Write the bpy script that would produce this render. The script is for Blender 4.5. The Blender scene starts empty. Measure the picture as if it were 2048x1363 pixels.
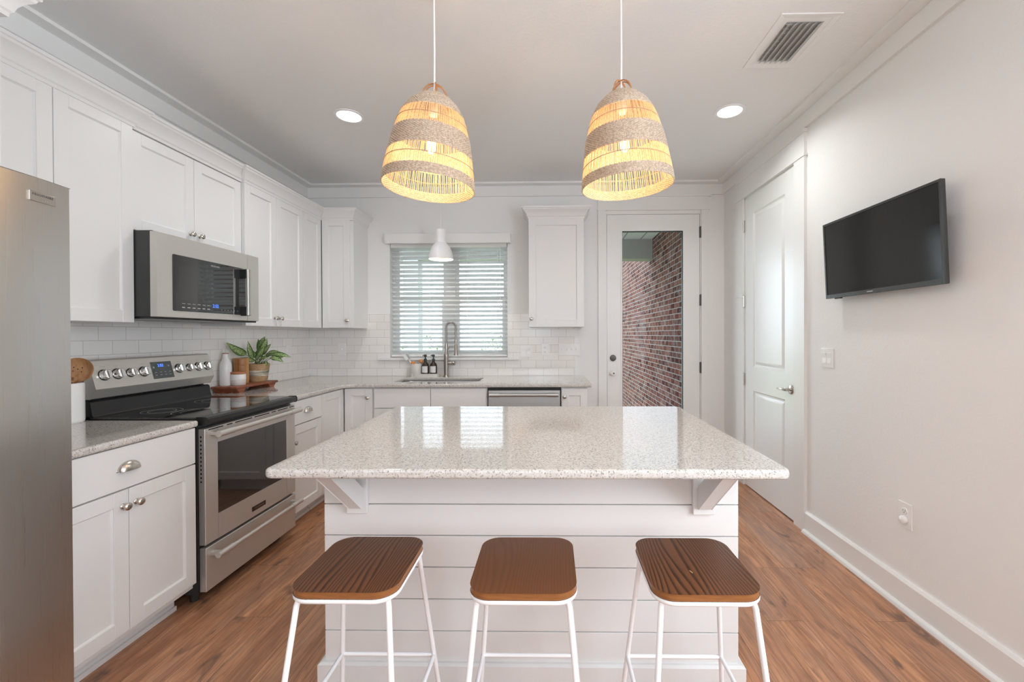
import bpy, bmesh, math, random
from mathutils import Vector, Matrix
random.seed(7)
PI = math.pi
SC = bpy.context.scene
COL = SC.collection

# ------------------------------------------------------------------ camera
F, CX, CY = 860.0, 1087.77, 673.65
YAW, PITCH, ROLL, CAMH = 0.01662, -0.00615, -0.0037, 1.321
cam = bpy.data.cameras.new('camera'); cam_ob = bpy.data.objects.new('camera', cam); COL.objects.link(cam_ob)
cam.sensor_fit = 'HORIZONTAL'; cam.sensor_width = 36.0; cam.lens = 36.0 * F / 2048
cam.shift_x = (1024 - CX) / 2048; cam.shift_y = (CY - 681.5) / 2048
cam.clip_start = 0.05; cam.clip_end = 200
fw = Vector((-math.sin(YAW) * math.cos(PITCH), math.cos(YAW) * math.cos(PITCH), math.sin(PITCH)))
rt = Vector((math.cos(YAW), math.sin(YAW), 0)); up = rt.cross(fw)
r2 = rt * math.cos(ROLL) + up * math.sin(ROLL); u2 = -rt * math.sin(ROLL) + up * math.cos(ROLL)
m = Matrix.Identity(4)
for i in range(3):
    m[i][0], m[i][1], m[i][2] = r2[i], u2[i], -fw[i]
m.translation = (0, 0, CAMH)
cam_ob.matrix_world = m
SC.camera = cam_ob

# ------------------------------------------------------------------ world, daylight, fill lights, exposure
W = bpy.data.worlds.new('world'); SC.world = W; W.use_nodes = True
bg = W.node_tree.nodes['Background']
bg.inputs[0].default_value = (0.80, 0.90, 1.0, 1); bg.inputs[1].default_value = 5.0
SC.view_settings.view_transform = 'Standard'; SC.view_settings.look = 'None'
SC.view_settings.exposure = 0.45; SC.view_settings.gamma = 1.0; SC.view_settings.use_curve_mapping = False
SC.cycles.max_bounces = 10; SC.cycles.diffuse_bounces = 6; SC.cycles.transparent_max_bounces = 12
SC.cycles.sample_clamp_indirect = 6.0; SC.cycles.caustics_reflective = False; SC.cycles.caustics_refractive = False

def area_light(name, loc, rot, sx, sy, power, col, parent=None):
    l = bpy.data.lights.new(name, 'AREA'); l.shape = 'RECTANGLE'; l.size = sx; l.size_y = sy; l.energy = power; l.color = col
    o = bpy.data.objects.new(name, l); COL.objects.link(o); o.location = loc; o.rotation_euler = rot
    if parent: o.parent = parent; o.matrix_parent_inverse = parent.matrix_world.inverted()
    return o
# room dimensions
XL, XR, D, ZC, YR = -2.428, 1.701, 4.256, 2.80, -3.4
# added fill behind the camera, aimed up to bounce off the ceiling
area_light('rear_fill_uplight', (-0.3, -3.35, 1.45), (PI / 2 + 1.55, 0, 0), 3.6, 2.1, 112, (0.85, 0.93, 1.0))
# added fill out of view on the right, brightens the range wall cabinets
area_light('side_fill_light', (XR + .05, .05, 1.5), (0, PI / 2, 0), 1.3, 1.5, 28, (0.84, 0.92, 1.0))
# daylight through the glazed door
area_light('daylight_glass_door', (1.0, 4.42, 1.3), (-PI / 2, 0, 0), 0.58, 1.9, 2.7, (0.76, 0.88, 1.0))


# ------------------------------------------------------------------ materials
MATS = {}
class NT:
    def __init__(s, name):
        s.m = bpy.data.materials.new(name); s.m.use_nodes = True; s.t = s.m.node_tree; s.p = s.t.nodes['Principled BSDF']
        s.out = s.t.nodes['Material Output']; MATS[name] = s.m
    def n(s, typ, ins=None, **kw):
        nd = s.t.nodes.new(typ)
        for k, v in kw.items(): setattr(nd, k, v)
        for k, v in (ins or {}).items(): s.set(nd.inputs[k], v)
        return nd
    def set(s, sock, v):
        if isinstance(v, bpy.types.NodeSocket): s.t.links.new(v, sock)
        else:
            try: sock.default_value = v
            except Exception: sock.default_value = (*v, 1)
    def P(s, **kw):
        for k, v in kw.items(): s.set(s.p.inputs[k.replace('_', ' ')], v)
        return s
    def pos(s): return s.n('ShaderNodeNewGeometry').outputs['Position']
    def obj(s): return s.n('ShaderNodeTexCoord').outputs['Object']
    def scale(s, v, sc): return s.n('ShaderNodeMapping', {'Vector': v, 'Scale': sc}).outputs[0]
    def noise(s, v, scale, detail=3, rough=.5, dist=0): return s.n('ShaderNodeTexNoise', {'Vector': v, 'Scale': scale, 'Detail': detail, 'Roughness': rough, 'Distortion': dist}).outputs['Fac']
    def ramp(s, f, stops, interp='LINEAR'):
        nd = s.n('ShaderNodeValToRGB', {'Fac': f}); cr = nd.color_ramp; cr.interpolation = interp
        while len(cr.elements) < len(stops): cr.elements.new(.5)
        for e, (p, c) in zip(cr.elements, stops): e.position = p; e.color = c if len(c) == 4 else (*c, 1)
        return nd.outputs[0]
    def mix(s, f, a, b, mode='MIX'):
        nd = s.n('ShaderNodeMix', data_type='RGBA', blend_type=mode)
        s.set(nd.inputs[0], f); s.set(nd.inputs[6], a if isinstance(a, bpy.types.NodeSocket) else (*a[:3], 1)); s.set(nd.inputs[7], b if isinstance(b, bpy.types.NodeSocket) else (*b[:3], 1))
        return nd.outputs[2]
    def math(s, op, a, b=0.0): 
        nd = s.n('ShaderNodeMath', operation=op); s.set(nd.inputs[0], a); s.set(nd.inputs[1], b); return nd.outputs[0]
    def bump(s, h, strength=.2, dist=.002):
        s.set(s.p.inputs['Normal'], s.n('ShaderNodeBump', {'Height': h, 'Strength': strength, 'Distance': dist}).outputs[0]); return s

def simple(name, col, rough=.5, metal=0, **kw):
    t = NT(name); t.P(Base_Color=(*col, 1), Roughness=rough, Metallic=metal, **kw)
    # slight procedural variation so nothing is perfectly flat
    v = t.noise(t.obj(), 9, 2)
    t.P(Base_Color=t.mix(v, tuple(c * .97 for c in col), tuple(min(1, c * 1.03) for c in col)))
    return t.m

def painted(name, col, rough, sc, st, dist):
    t = NT(name); p = t.pos(); v = t.noise(p, 1.3, 2)
    t.P(Base_Color=t.mix(v, tuple(c * .985 for c in col), col), Roughness=rough)
    t.bump(t.noise(p, sc, 4, .6), st, dist); return t.m
painted('wall_paint', (.84, .835, .825), .62, 95, .35, .0025)
painted('ceiling_paint', (.84, .835, .825), .85, 70, .6, .004)
painted('trim_paint', (.83, .825, .81), .32, 30, .04, .001)
painted('cabinet_paint', (.775, .77, .76), .34, 26, .03, .001)
painted('island_paint', (.745, .74, .73), .36, 26, .03, .001)
painted('door_paint', (.84, .84, .83), .28, 30, .03, .001)
simple('white_plastic', (.86, .855, .845), .12)
t = NT('blind_slat_paint'); t.P(Base_Color=(.87, .88, .86, 1), Roughness=.4)
ts = t.n('ShaderNodeBsdfTranslucent', {'Color': (.90, .91, .93, 1)}); mx = t.n('ShaderNodeMixShader', {0: .58, 1: t.p.outputs[0], 2: ts.outputs[0]}); t.t.links.new(mx.outputs[0], t.out.inputs[0])
simple('white_metal', (.86, .86, .87), .35)
simple('white_ceramic', (.84, .83, .82), .22)
simple('white_enamel', (.85, .84, .83), .35)
simple('nickel', (.60, .56, .51), .24, 1)
simple('faucet_nickel', (.40, .365, .33), .30, 1)
simple('bright_chrome', (.80, .80, .80), .10, 1)
simple('dark_bronze', (.10, .095, .09), .35, .8)
simple('black_enamel', (.012, .012, .013), .28)
simple('black_gap', (.004, .004, .004), .6)
simple('amber_glass', (.030, .016, .010), .10)
simple('dark_pump', (.02, .035, .035), .3)
simple('label_paper', (.80, .79, .78), .7)
simple('ink', (.10, .10, .105), .5)
simple('grey_ink', (.42, .42, .42), .5)
simple('charcoal_metal', (.055, .058, .057), .4, .3)
simple('blade_grey', (.45, .45, .44), .4)
simple('charcoal_glass', (.02, .021, .022), .04, 0, IOR=1.95)
simple('tv_screen', (.006, .006, .0055), .10)
simple('tv_bezel', (.045, .048, .047), .25)
simple('dark_screen', (.030, .032, .033), .03, 0, IOR=1.95)
simple('rubber', (.03, .03, .03), .7)
simple('soil', (.05, .035, .025), .9)
simple('porch_paint', (.30, .28, .255), .6)
simple('porch_white', (.62, .63, .62), .6)
simple('concrete', (.42, .41, .40), .85)
simple('birch_edge', (.50, .30, .16), .5)
simple('cork', (.40, .16, .07), .6)
simple('cream_ceramic', (.70, .67, .63), .3)
simple('stone_jar', (.66, .60, .57), .5)
simple('orange_bristle', (.70, .27, .07), .7)
simple('twig', (.45, .22, .10), .7)
simple('cloth_cord', (.85, .85, .84), .6)

t = NT('clear_glass'); t.P(Base_Color=(.96, .98, .98, 1), Roughness=0.0, IOR=1.45)
tr = t.n('ShaderNodeBsdfTransparent', {'Color': (.95, .97, .97, 1)}); gl = t.n('ShaderNodeBsdfGlossy', {'Color': (.9, .95, 1, 1), 'Roughness': .0})
fr = t.n('ShaderNodeFresnel', {'IOR': 1.09}); mx = t.n('ShaderNodeMixShader', {0: fr.outputs[0], 1: tr.outputs[0], 2: gl.outputs[0]})
t.t.links.new(mx.outputs[0], t.out.inputs[0])

def emit(name, col, strength, base=(.8, .8, .8)):
    t = NT(name); t.P(Base_Color=(*base, 1), Emission_Color=(*col, 1), Emission_Strength=strength); return t.m
emit('downlight_lens', (1, .93, .82), 3.0)
emit('bulb_glow', (1, .72, .36), 8.0)
emit('small_bulb_glow', (1, .86, .66), 1.6)
emit('blue_display', (.05, .16, 1.0), 2.2, (.02, .02, .05))

def steel(name, col, rough, axis, metal=1.0):
    t = NT(name); p = t.pos()
    sc = {'x': (2, 500, 500), 'y': (500, 2, 500), 'z': (500, 500, 2)}[axis]
    g = t.noise(t.scale(p, sc), 1, 2)
    t.P(Base_Color=t.mix(g, tuple(c * .93 for c in col), col), Metallic=1, Roughness=t.n('ShaderNodeMapRange', {'Value': g, 'To Min': rough - .05, 'To Max': rough + .06}).outputs[0])
    t.P(Metallic=metal)
    t.bump(g, .05, .0005); return t.m
steel('steel_upright', (.62, .60, .565), .29, 'z')
steel('steel_along', (.66, .635, .60), .42, 'y', .72)
steel('steel_across', (.56, .56, .555), .44, 'x')

# speckled granite
t = NT('granite'); p = t.pos()
d1 = t.noise(p, 165, 2.5, .55, .3); d2 = t.noise(p, 190, 2, .5, .2); d3 = t.noise(p, 70, 2.5, .55, .3)
c = t.mix(t.ramp(d3, [(.40, (0, 0, 0)), (.62, (1, 1, 1))]), (.55, .515, .475), (.63, .60, .57))
c = t.mix(t.ramp(d1, [(.56, (0, 0, 0)), (.63, (1, 1, 1))]), c, (.34, .315, .29))
c = t.mix(t.ramp(d2, [(.64, (0, 0, 0)), (.675, (1, 1, 1))]), c, (.13, .122, .12))
t.P(Base_Color=c, Roughness=.075, IOR=1.5, Coat_Weight=.3, Coat_Roughness=.04)

# subway tile, run along x (back wall) or y (left wall)
def tile(name, axis):
    t = NT(name); s = t.n('ShaderNodeSeparateXYZ', {0: t.pos()})
    v = t.n('ShaderNodeCombineXYZ', {0: s.outputs['X' if axis == 'x' else 'Y'], 1: t.math('SUBTRACT', s.outputs['Z'], .914)}).outputs[0]
    b = t.n('ShaderNodeTexBrick', {'Vector': v, 'Color1': (.83, .80, .775, 1), 'Color2': (.87, .845, .82, 1), 'Mortar': (.50, .47, .44, 1), 'Scale': 1, 'Mortar Size': .0012, 'Mortar Smooth': .3, 'Bias': 0, 'Brick Width': .1505, 'Row Height': .0765}, offset=.5)
    t.P(Base_Color=b.outputs[0], Roughness=.10, IOR=1.5)
    t.bump(t.math('ADD', t.math('MULTIPLY', b.outputs[1], -1.0), t.math('MULTIPLY', t.noise(t.pos(), 14, 1), .35)), .25, .002); return t.m
tile('tile_along', 'y'); tile('tile_across', 'x')

# wood plank floor, boards run away from the camera
t = NT('plank_floor'); s = t.n('ShaderNodeSeparateXYZ', {0: t.pos()})
v = t.n('ShaderNodeCombineXYZ', {0: s.outputs['Y'], 1: s.outputs['X']}).outputs[0]
b = t.n('ShaderNodeTexBrick', {'Vector': v, 'Color1': (0, 0, 0, 1), 'Color2': (1, 1, 1, 1), 'Mortar': (.5, .5, .5, 1), 'Scale': 1, 'Mortar Size': .0008, 'Mortar Smooth': .2, 'Brick Width': 1.22, 'Row Height': .165}, offset=.37, offset_frequency=3)
rnd = b.outputs[0]; off = t.n('ShaderNodeVectorMath', {0: v, 1: t.n('ShaderNodeVectorMath', {0: rnd, 1: (13, 7, 5)}, operation='MULTIPLY').outputs[0]}, operation='ADD').outputs[0]
big = t.noise(t.scale(off, (1.6, 9, 1)), 1, 4, .6, .8)
rings = t.noise(t.scale(off, (2.0, 26, 1)), 1, 2, .5, 1.6)
wav = t.n('ShaderNodeTexWave', {'Vector': t.scale(off, (.45, 5, 1)), 'Scale': 2.2, 'Distortion': 15, 'Detail': 4, 'Detail Scale': 2.2, 'Detail Roughness': .55}, wave_type='BANDS', bands_direction='Y').outputs['Fac']
fine = t.noise(t.scale(off, (9, 260, 1)), 1, 3, .6)
knot = t.noise(t.scale(off, (3.2, 8.5, 1)), 1, 3, .6, 1.0)
c = t.ramp(big, [(.28, (.30, .125, .058)), (.5, (.55, .255, .125)), (.74, (.78, .41, .22))])
c = t.mix(t.math('MULTIPLY', t.ramp(wav, [(.45, (0, 0, 0)), (.9, (1, 1, 1))]), .36), c, (.14, .062, .038))
c = t.mix(t.ramp(fine, [(.46, (0, 0, 0)), (.74, (.6, .6, .6))]), c, (.13, .066, .046))
c = t.mix(t.ramp(rings, [(.58, (0, 0, 0)), (.70, (.35, .35, .35))]), c, (.60, .36, .22))
grey = t.noise(t.scale(off, (1.1, 5, 1)), 1, 2, .5)
c = t.mix(t.ramp(grey, [(.48, (0, 0, 0)), (.70, (.5, .5, .5))]), c, (.36, .245, .195))
c = t.mix(t.ramp(knot, [(.60, (0, 0, 0)), (.70, (.8, .8, .8))]), c, (.075, .046, .036))
c = t.mix(t.math('MULTIPLY', rnd, .34), c, (.34, .18, .12))
c = t.mix(b.outputs[1], c, (.035, .018, .012))
t.P(Base_Color=c, Roughness=t.n('ShaderNodeMapRange', {'Value': fine, 'To Min': .30, 'To Max': .46}).outputs[0])
t.bump(t.math('SUBTRACT', fine, t.math('MULTIPLY', b.outputs[1], 2.0)), .12, .001)

# stool seat timber: strong grain along the seat, drifting from seat to seat
def seat_wood(name, dark, light, gscale, contrast):
    t = NT(name); rn = t.n('ShaderNodeObjectInfo').outputs['Random']
    o = t.n('ShaderNodeVectorMath', {0: t.obj(), 1: t.n('ShaderNodeCombineXYZ', {0: t.math('MULTIPLY', rn, 9.0), 1: t.math('MULTIPLY', rn, 5.0), 2: 0}).outputs[0]}, operation='ADD').outputs[0]
    sx = t.n('ShaderNodeSeparateXYZ', {0: o}).outputs['X']
    lo = t.noise(t.scale(o, (5.5, 1.0, 1)), 1, 1.6, .45); md = t.noise(t.scale(o, (30, 4, 1)), 1, 2, .5)
    ph = t.math('ADD', t.math('MULTIPLY', sx, gscale), t.math('ADD', t.math('MULTIPLY', lo, 17.0), t.math('MULTIPLY', md, 1.0)))
    fr_ = t.math('FRACT', ph); w = t.ramp(fr_, [(0, (.1, .1, .1)), (.14, (0, 0, 0)), (.42, (.75, .75, .75)), (.85, (1, 1, 1)), (1, (.1, .1, .1))])
    f = t.noise(t.scale(o, (330, 9, 1)), 1, 2)
    c = t.mix(w, dark, light)
    c = t.mix(contrast, tuple((a + b) / 2 for a, b in zip(dark, light)), c)
    c = t.mix(t.math('MULTIPLY', f, .35), c, dark)
    t.P(Base_Color=c, Roughness=.36, Specular_IOR_Level=.35); t.bump(t.math('ADD', w, t.math('MULTIPLY', f, .4)), .12 * contrast, .0006); return t.m
seat_wood('stool_timber', (.040, .015, .008), (.185, .070, .027), 88, .95)
seat_wood('stool_timber_smooth', (.090, .033, .014), (.20, .076, .029), 90, .32)
t = NT('stool_edge'); o = t.obj(); t.P(Base_Color=t.mix(t.noise(t.scale(o, (14, 14, 190)), 1, 2), (.17, .062, .018), (.34, .135, .042)), Roughness=.35)
t = NT('red_board'); o = t.pos(); t.P(Base_Color=t.ramp(t.noise(t.scale(o, (60, 8, 60)), 1, 4, .65, .8), [(.3, (.11, .03, .015)), (.6, (.33, .10, .045)), (.8, (.46, .18, .09))]), Roughness=.4)
t = NT('acacia'); s = t.n('ShaderNodeSeparateXYZ', {0: t.pos()}); k = t.noise(t.n('ShaderNodeCombineXYZ', {0: t.n('ShaderNodeMath', {0: s.outputs['X'], 1: .017}, operation='SNAP').outputs[0], 1: t.n('ShaderNodeMath', {0: s.outputs['Y'], 1: .017}, operation='SNAP').outputs[0], 2: 0}).outputs[0], 90, 0)
t.P(Base_Color=t.ramp(k, [(.3, (.28, .10, .03)), (.5, (.42, .19, .07)), (.7, (.58, .32, .14))]), Roughness=.4)
t = NT('spoon_wood'); t.P(Base_Color=t.ramp(t.noise(t.scale(t.obj(), (40, 40, 9)), 1, 4, .6, .6), [(.3, (.27, .125, .05)), (.55, (.48, .25, .115)), (.8, (.60, .36, .19))]), Roughness=.5)

# basketry
def weave(name, a, b, trans):
    t = NT(name); o = t.obj(); n1 = t.noise(o, 120, 3, .6); n2 = t.noise(t.scale(o, (1, 1, 6)), 30, 2)
    c = t.mix(t.ramp(n1, [(.35, (0, 0, 0)), (.65, (1, 1, 1))]), a, b); c = t.mix(t.math('MULTIPLY', n2, .4), c, tuple(x * .75 for x in a))
    t.P(Base_Color=c, Roughness=.75); t.bump(n1, .3, .002)
    if trans:
        ts = t.n('ShaderNodeBsdfTranslucent', {'Color': c}); mx = t.n('ShaderNodeMixShader', {0: trans, 1: t.p.outputs[0], 2: ts.outputs[0]}); t.t.links.new(mx.outputs[0], t.out.inputs[0])
    return t.m
weave('seagrass', (.47, .36, .26), (.80, .665, .53), .06)
weave('straw', (.86, .67, .42), (.96, .83, .60), .5)
weave('seagrass_thread', (.36, .25, .17), (.52, .39, .28), 0)
weave('rope_pot', (.36, .22, .11), (.56, .38, .21), 0)
t = NT('pot_band'); t.P(Base_Color=t.ramp(t.noise(t.scale(t.obj(), (9, 9, 60)), 1, 3, .6), [(.35, (.20, .20, .15)), (.5, (.48, .44, .36)), (.62, (.70, .66, .58))]), Roughness=.8)
t = NT('leaf'); uvn = t.n('ShaderNodeUVMap').outputs[0]; s = t.n('ShaderNodeSeparateXYZ', {0: uvn})
e = t.math('ABSOLUTE', t.math('SUBTRACT', s.outputs['X'], .5)); pat = t.noise(t.scale(uvn, (7, 16, 1)), 1, 3, .6, .5)
f = t.math('MULTIPLY', t.ramp(pat, [(.40, (0, 0, 0)), (.52, (1, 1, 1))]), t.ramp(e, [(.24, (1, 1, 1)), (.40, (0, 0, 0))]))
t.P(Base_Color=t.mix(f, (.045, .13, .028), (.42, .52, .24)), Roughness=.35)
simple('leaf_stem', (.16, .24, .09), .5)

# outdoors
t = NT('brick_wall'); s = t.n('ShaderNodeSeparateXYZ', {0: t.pos()}); v = t.n('ShaderNodeCombineXYZ', {0: s.outputs['Y'], 1: s.outputs['Z']}).outputs[0]
b = t.n('ShaderNodeTexBrick', {'Vector': v, 'Color1': (0, 0, 0, 1), 'Color2': (1, 1, 1, 1), 'Mortar': (.5, .5, .5, 1), 'Scale': 1, 'Mortar Size': .0048, 'Mortar Smooth': .15, 'Brick Width': .205, 'Row Height': .0762}, offset=.5)
c = t.ramp(b.outputs[0], [(.0, (.040, .012, .010)), (.35, (.088, .026, .018)), (.65, (.13, .053, .040)), (1, (.068, .031, .028))])
st = t.noise(t.pos(), 9, 5, .7, .4)
c = t.mix(t.ramp(st, [(.52, (0, 0, 0)), (.70, (.7, .7, .7))]), c, (.20, .182, .178))
c = t.mix(b.outputs[1], c, (.25, .24, .238)); t.P(Base_Color=c, Roughness=1.0, Specular_IOR_Level=.05)
t.bump(t.math('SUBTRACT', t.math('MULTIPLY', st, .3), b.outputs[1]), .6, .006)
t = NT('soffit_boards'); s = t.n('ShaderNodeSeparateXYZ', {0: t.pos()}); g = t.math('FRACT', t.math('MULTIPLY', s.outputs['X'], 3.3)); t.P(Base_Color=t.mix(t.math('LESS_THAN', g, .06), (.55, .54, .52), (.16, .15, .15)), Roughness=.6)
t = NT('lawn_grass'); t.P(Base_Color=t.mix(t.noise(t.pos(), 6, 4), (.10, .22, .05), (.26, .38, .13)), Roughness=.9)
t = NT('shrub_leaf'); t.P(Base_Color=t.mix(t.noise(t.pos(), 8, 3), (.07, .17, .03), (.24, .40, .10)), Roughness=.6)
MT = MATS

# ------------------------------------------------------------------ mesh helpers
class MB:
    """collects shapes; build() links them as one mesh object"""
    def __init__(s, fn=None): s.v = []; s.f = []; s.uv = None; s.fn = fn; s.wn = False
    def add(s, vs, fs):
        k = len(s.v); s.v += [tuple(s.fn(*p)) if s.fn else tuple(p) for p in vs]; s.f += [tuple(i + k for i in f) for f in fs]; return s
    def frombm(s, bm):
        s.wn = True
        bm.verts.index_update(); s.add([v.co[:] for v in bm.verts], [[v.index for v in f.verts] for f in bm.faces]); bm.free(); return s
    def box(s, x0, x1, y0, y1, z0, z1, bev=0, seg=1):
        bm = bmesh.new(); bmesh.ops.create_cube(bm, size=1)
        for v in bm.verts: v.co = ((x0 + x1) / 2 + v.co.x * (x1 - x0), (y0 + y1) / 2 + v.co.y * (y1 - y0), (z0 + z1) / 2 + v.co.z * (z1 - z0))
        if bev: bmesh.ops.bevel(bm, geom=bm.edges[:], offset=bev, segments=seg, affect='EDGES', profile=.5)
        return s.frombm(bm)
    def prism(s, poly, ax, a, b, bev=0, seg=2):
        mk = {'x': lambda p, t: (t, p[0], p[1]), 'y': lambda p, t: (p[0], t, p[1]), 'z': lambda p, t: (p[0], p[1], t)}[ax]
        n = len(poly); vs = [mk(p, a) for p in poly] + [mk(p, b) for p in poly]
        fs = [list(range(n)), list(range(2 * n - 1, n - 1, -1))] + [[i, (i + 1) % n, n + (i + 1) % n, n + i] for i in range(n)]
        if not bev: return s.add(vs, fs)
        bm = bmesh.new(); bv = [bm.verts.new(v) for v in vs]
        for f in fs: bm.faces.new([bv[i] for i in f])
        bm.normal_update(); cap = [e for e in bm.edges if (e.verts[0].index < 0 or True) and abs({'x': e.verts[0].co.x - e.verts[1].co.x, 'y': e.verts[0].co.y - e.verts[1].co.y, 'z': e.verts[0].co.z - e.verts[1].co.z}[ax]) < 1e-7]
        bmesh.ops.bevel(bm, geom=cap, offset=bev, segments=seg, affect='EDGES', profile=.5); return s.frombm(bm)
    def tube(s, pts, r, seg=10, closed=False, caps=True):
        pts = [Vector(p) for p in pts]; n = len(pts); rr = r if isinstance(r, (list, tuple)) else [r] * n
        vs = []; prev = None
        for i, p in enumerate(pts):
            a = pts[i - 1] if (i or closed) else p; b = pts[(i + 1) % n] if (i < n - 1 or closed) else p
            d = (b - a).normalized()
            if prev is None: u = d.orthogonal().normalized()
            else: u = (prev - d * prev.dot(d)).normalized()
            prev = u; w = d.cross(u)
            vs += [p + (u * math.cos(2 * PI * j / seg) + w * math.sin(2 * PI * j / seg)) * rr[i] for j in range(seg)]
        fs = []
        for i in range(n if closed else n - 1):
            for j in range(seg):
                a, b = i * seg + j, i * seg + (j + 1) % seg; c, d_ = ((i + 1) % n) * seg + (j + 1) % seg, ((i + 1) % n) * seg + j
                fs.append((a, b, c, d_))
        if caps and not closed: fs += [tuple(range(seg))[::-1], tuple(range((n - 1) * seg, n * seg))]
        return s.add(vs, fs)
    def lathe(s, prof, c=(0, 0, 0), seg=32, axis='z', closed=False):
        mk = {'z': lambda r, h, a: (c[0] + r * math.cos(a), c[1] + r * math.sin(a), c[2] + h), 'x': lambda r, h, a: (c[0] + h, c[1] + r * math.cos(a), c[2] + r * math.sin(a)),
              'y': lambda r, h, a: (c[0] + r * math.cos(a), c[1] + h, c[2] + r * math.sin(a))}[axis]
        vs = []; fs = []; n = len(prof)
        for r, h in prof: vs += [mk(max(r, 1e-5), h, 2 * PI * j / seg) for j in range(seg)]
        for i in range(n if closed else n - 1):
            for j in range(seg): fs.append((i * seg + j, i * seg + (j + 1) % seg, ((i + 1) % n) * seg + (j + 1) % seg, ((i + 1) % n) * seg + j))
        if not closed:
            if prof[0][0] > 1e-4: fs.append(tuple(range(seg))[::-1])
            if prof[-1][0] > 1e-4: fs.append(tuple(range((n - 1) * seg, n * seg)))
        return s.add(vs, fs)
    def sweep(s, prof, path, closed=False):
        """profile [(out, z)] along a plan path [(x, y)]; 'out' is to the right of travel, corners mitred"""
        n = len(path); vs = []; k = len(prof)
        for i, p in enumerate(path):
            p = Vector(p); dirs = []
            if i > 0 or closed: dirs.append((p - Vector(path[i - 1])).normalized())
            if i < n - 1 or closed: dirs.append((Vector(path[(i + 1) % n]) - p).normalized())
            ns = [Vector((d.y, -d.x)) for d in dirs]; mN = sum(ns, Vector((0, 0))).normalized(); mN /= max(.2, mN.dot(ns[0]))
            vs += [(p.x + mN.x * o, p.y + mN.y * o, z) for o, z in prof]
        fs = []
        for i in range(n if closed else n - 1):
            for j in range(k): fs.append((i * k + j, i * k + (j + 1) % k, ((i + 1) % n) * k + (j + 1) % k, ((i + 1) % n) * k + j))
        if not closed: fs += [tuple(range(k)), tuple(range((n - 1) * k, n * k))[::-1]]
        return s.add(vs, fs)
    def build(s, name, mat, parent=None, smooth=35, org=None):
        org = Vector(org) if org else (parent_origin(parent) if parent else None)
        if org is None:
            xs, ys, zs = zip(*s.v); org = Vector(((min(xs) + max(xs)) / 2, (min(ys) + max(ys)) / 2, min(zs)))
        me = bpy.data.meshes.new(name); me.from_pydata([Vector(v) - org for v in s.v], [], s.f)
        if s.uv:
            lay = me.uv_layers.new(name='UVMap')
            for l in me.loops: lay.data[l.index].uv = s.uv[l.vertex_index]
        bm = bmesh.new(); bm.from_mesh(me); bmesh.ops.recalc_face_normals(bm, faces=bm.faces[:]); bm.to_mesh(me); bm.free()
        me.materials.append(MT[mat])
        if smooth: me.shade_smooth(); me.set_sharp_from_angle(angle=math.radians(smooth))
        o = bpy.data.objects.new(name, me); COL.objects.link(o)
        ORG[o.name] = org
        if smooth and s.wn:
            wm = o.modifiers.new('weighted_normals', 'WEIGHTED_NORMAL'); wm.weight = 100; wm.keep_sharp = True
        if parent: o.parent = parent
        else: o.location = org
        return o
ORG = {}
def parent_origin(o): return ORG[o.name]
def tag(o, label, cat, group=None, kind=None):
    o['label'] = label; o['category'] = cat
    if group: o['group'] = group
    if kind: o['kind'] = kind
    return o
def thing(name, loc, label, cat, group=None, kind=None):
    o = bpy.data.objects.new(name, None); COL.objects.link(o); o.location = loc; o.empty_display_size = .1; ORG[o.name] = Vector(loc)
    return tag(o, label, cat, group, kind)
def struct(o, label, cat): return tag(o, label, cat, None, 'structure')
def copy_tree(o, parent=None):
    c = o.copy(); COL.objects.link(c)
    if parent: c.parent = parent
    if o.name in ORG: ORG[c.name] = ORG[o.name].copy()
    for ch in [k for k in SC.objects if k.parent == o]: copy_tree(ch, c)
    return c
def text(name, body, size, origin, xdir, ydir, mat, parent, ext=.0006, align='CENTER', sp=1.0):
    cu = bpy.data.curves.new(name, 'FONT'); cu.body = body; cu.size = size; cu.align_x = align; cu.align_y = 'CENTER'; cu.extrude = ext; cu.space_character = sp; cu.resolution_u = 3
    tmp = bpy.data.objects.new('tmp_text', cu); COL.objects.link(tmp)
    me = bpy.data.meshes.new_from_object(tmp.evaluated_get(bpy.context.evaluated_depsgraph_get())); bpy.data.objects.remove(tmp); bpy.data.curves.remove(cu)
    X = Vector(xdir).normalized(); Y = Vector(ydir).normalized(); Z = X.cross(Y)
    b = MB(); b.add([Vector(origin) + X * v.co.x + Y * v.co.y + Z * v.co.z for v in me.vertices], [list(p.vertices) for p in me.polygons])
    bpy.data.meshes.remove(me)
    return b.build(name, mat, parent, smooth=0)
def rrect(x0, x1, y0, y1, r, n=6):
    pts = []
    for cx, cy, a0 in ((x1 - r, y1 - r, 0), (x0 + r, y1 - r, 90), (x0 + r, y0 + r, 180), (x1 - r, y0 + r, 270)):
        for i in range(n + 1): a = math.radians(a0 + 90 * i / n); pts.append((cx + r * math.cos(a), cy + r * math.sin(a)))
    return pts
def arc(c, r, a0, a1, n, plane='xz'):
    out = []
    for i in range(n + 1):
        a = math.radians(a0 + (a1 - a0) * i / n); p, q = r * math.cos(a), r * math.sin(a)
        out.append({'xz': (c[0] + p, c[1], c[2] + q), 'yz': (c[0], c[1] + p, c[2] + q), 'xy': (c[0] + p, c[1] + q, c[2])}[plane])
    return out
# wall frames: u along the wall, w out of the wall, v up
LW = lambda u, w, v: (XL + w, u, v)
BW = lambda u, w, v: (u, D - w, v)
RW = lambda u, w, v: (XR - w, u, v)

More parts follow.
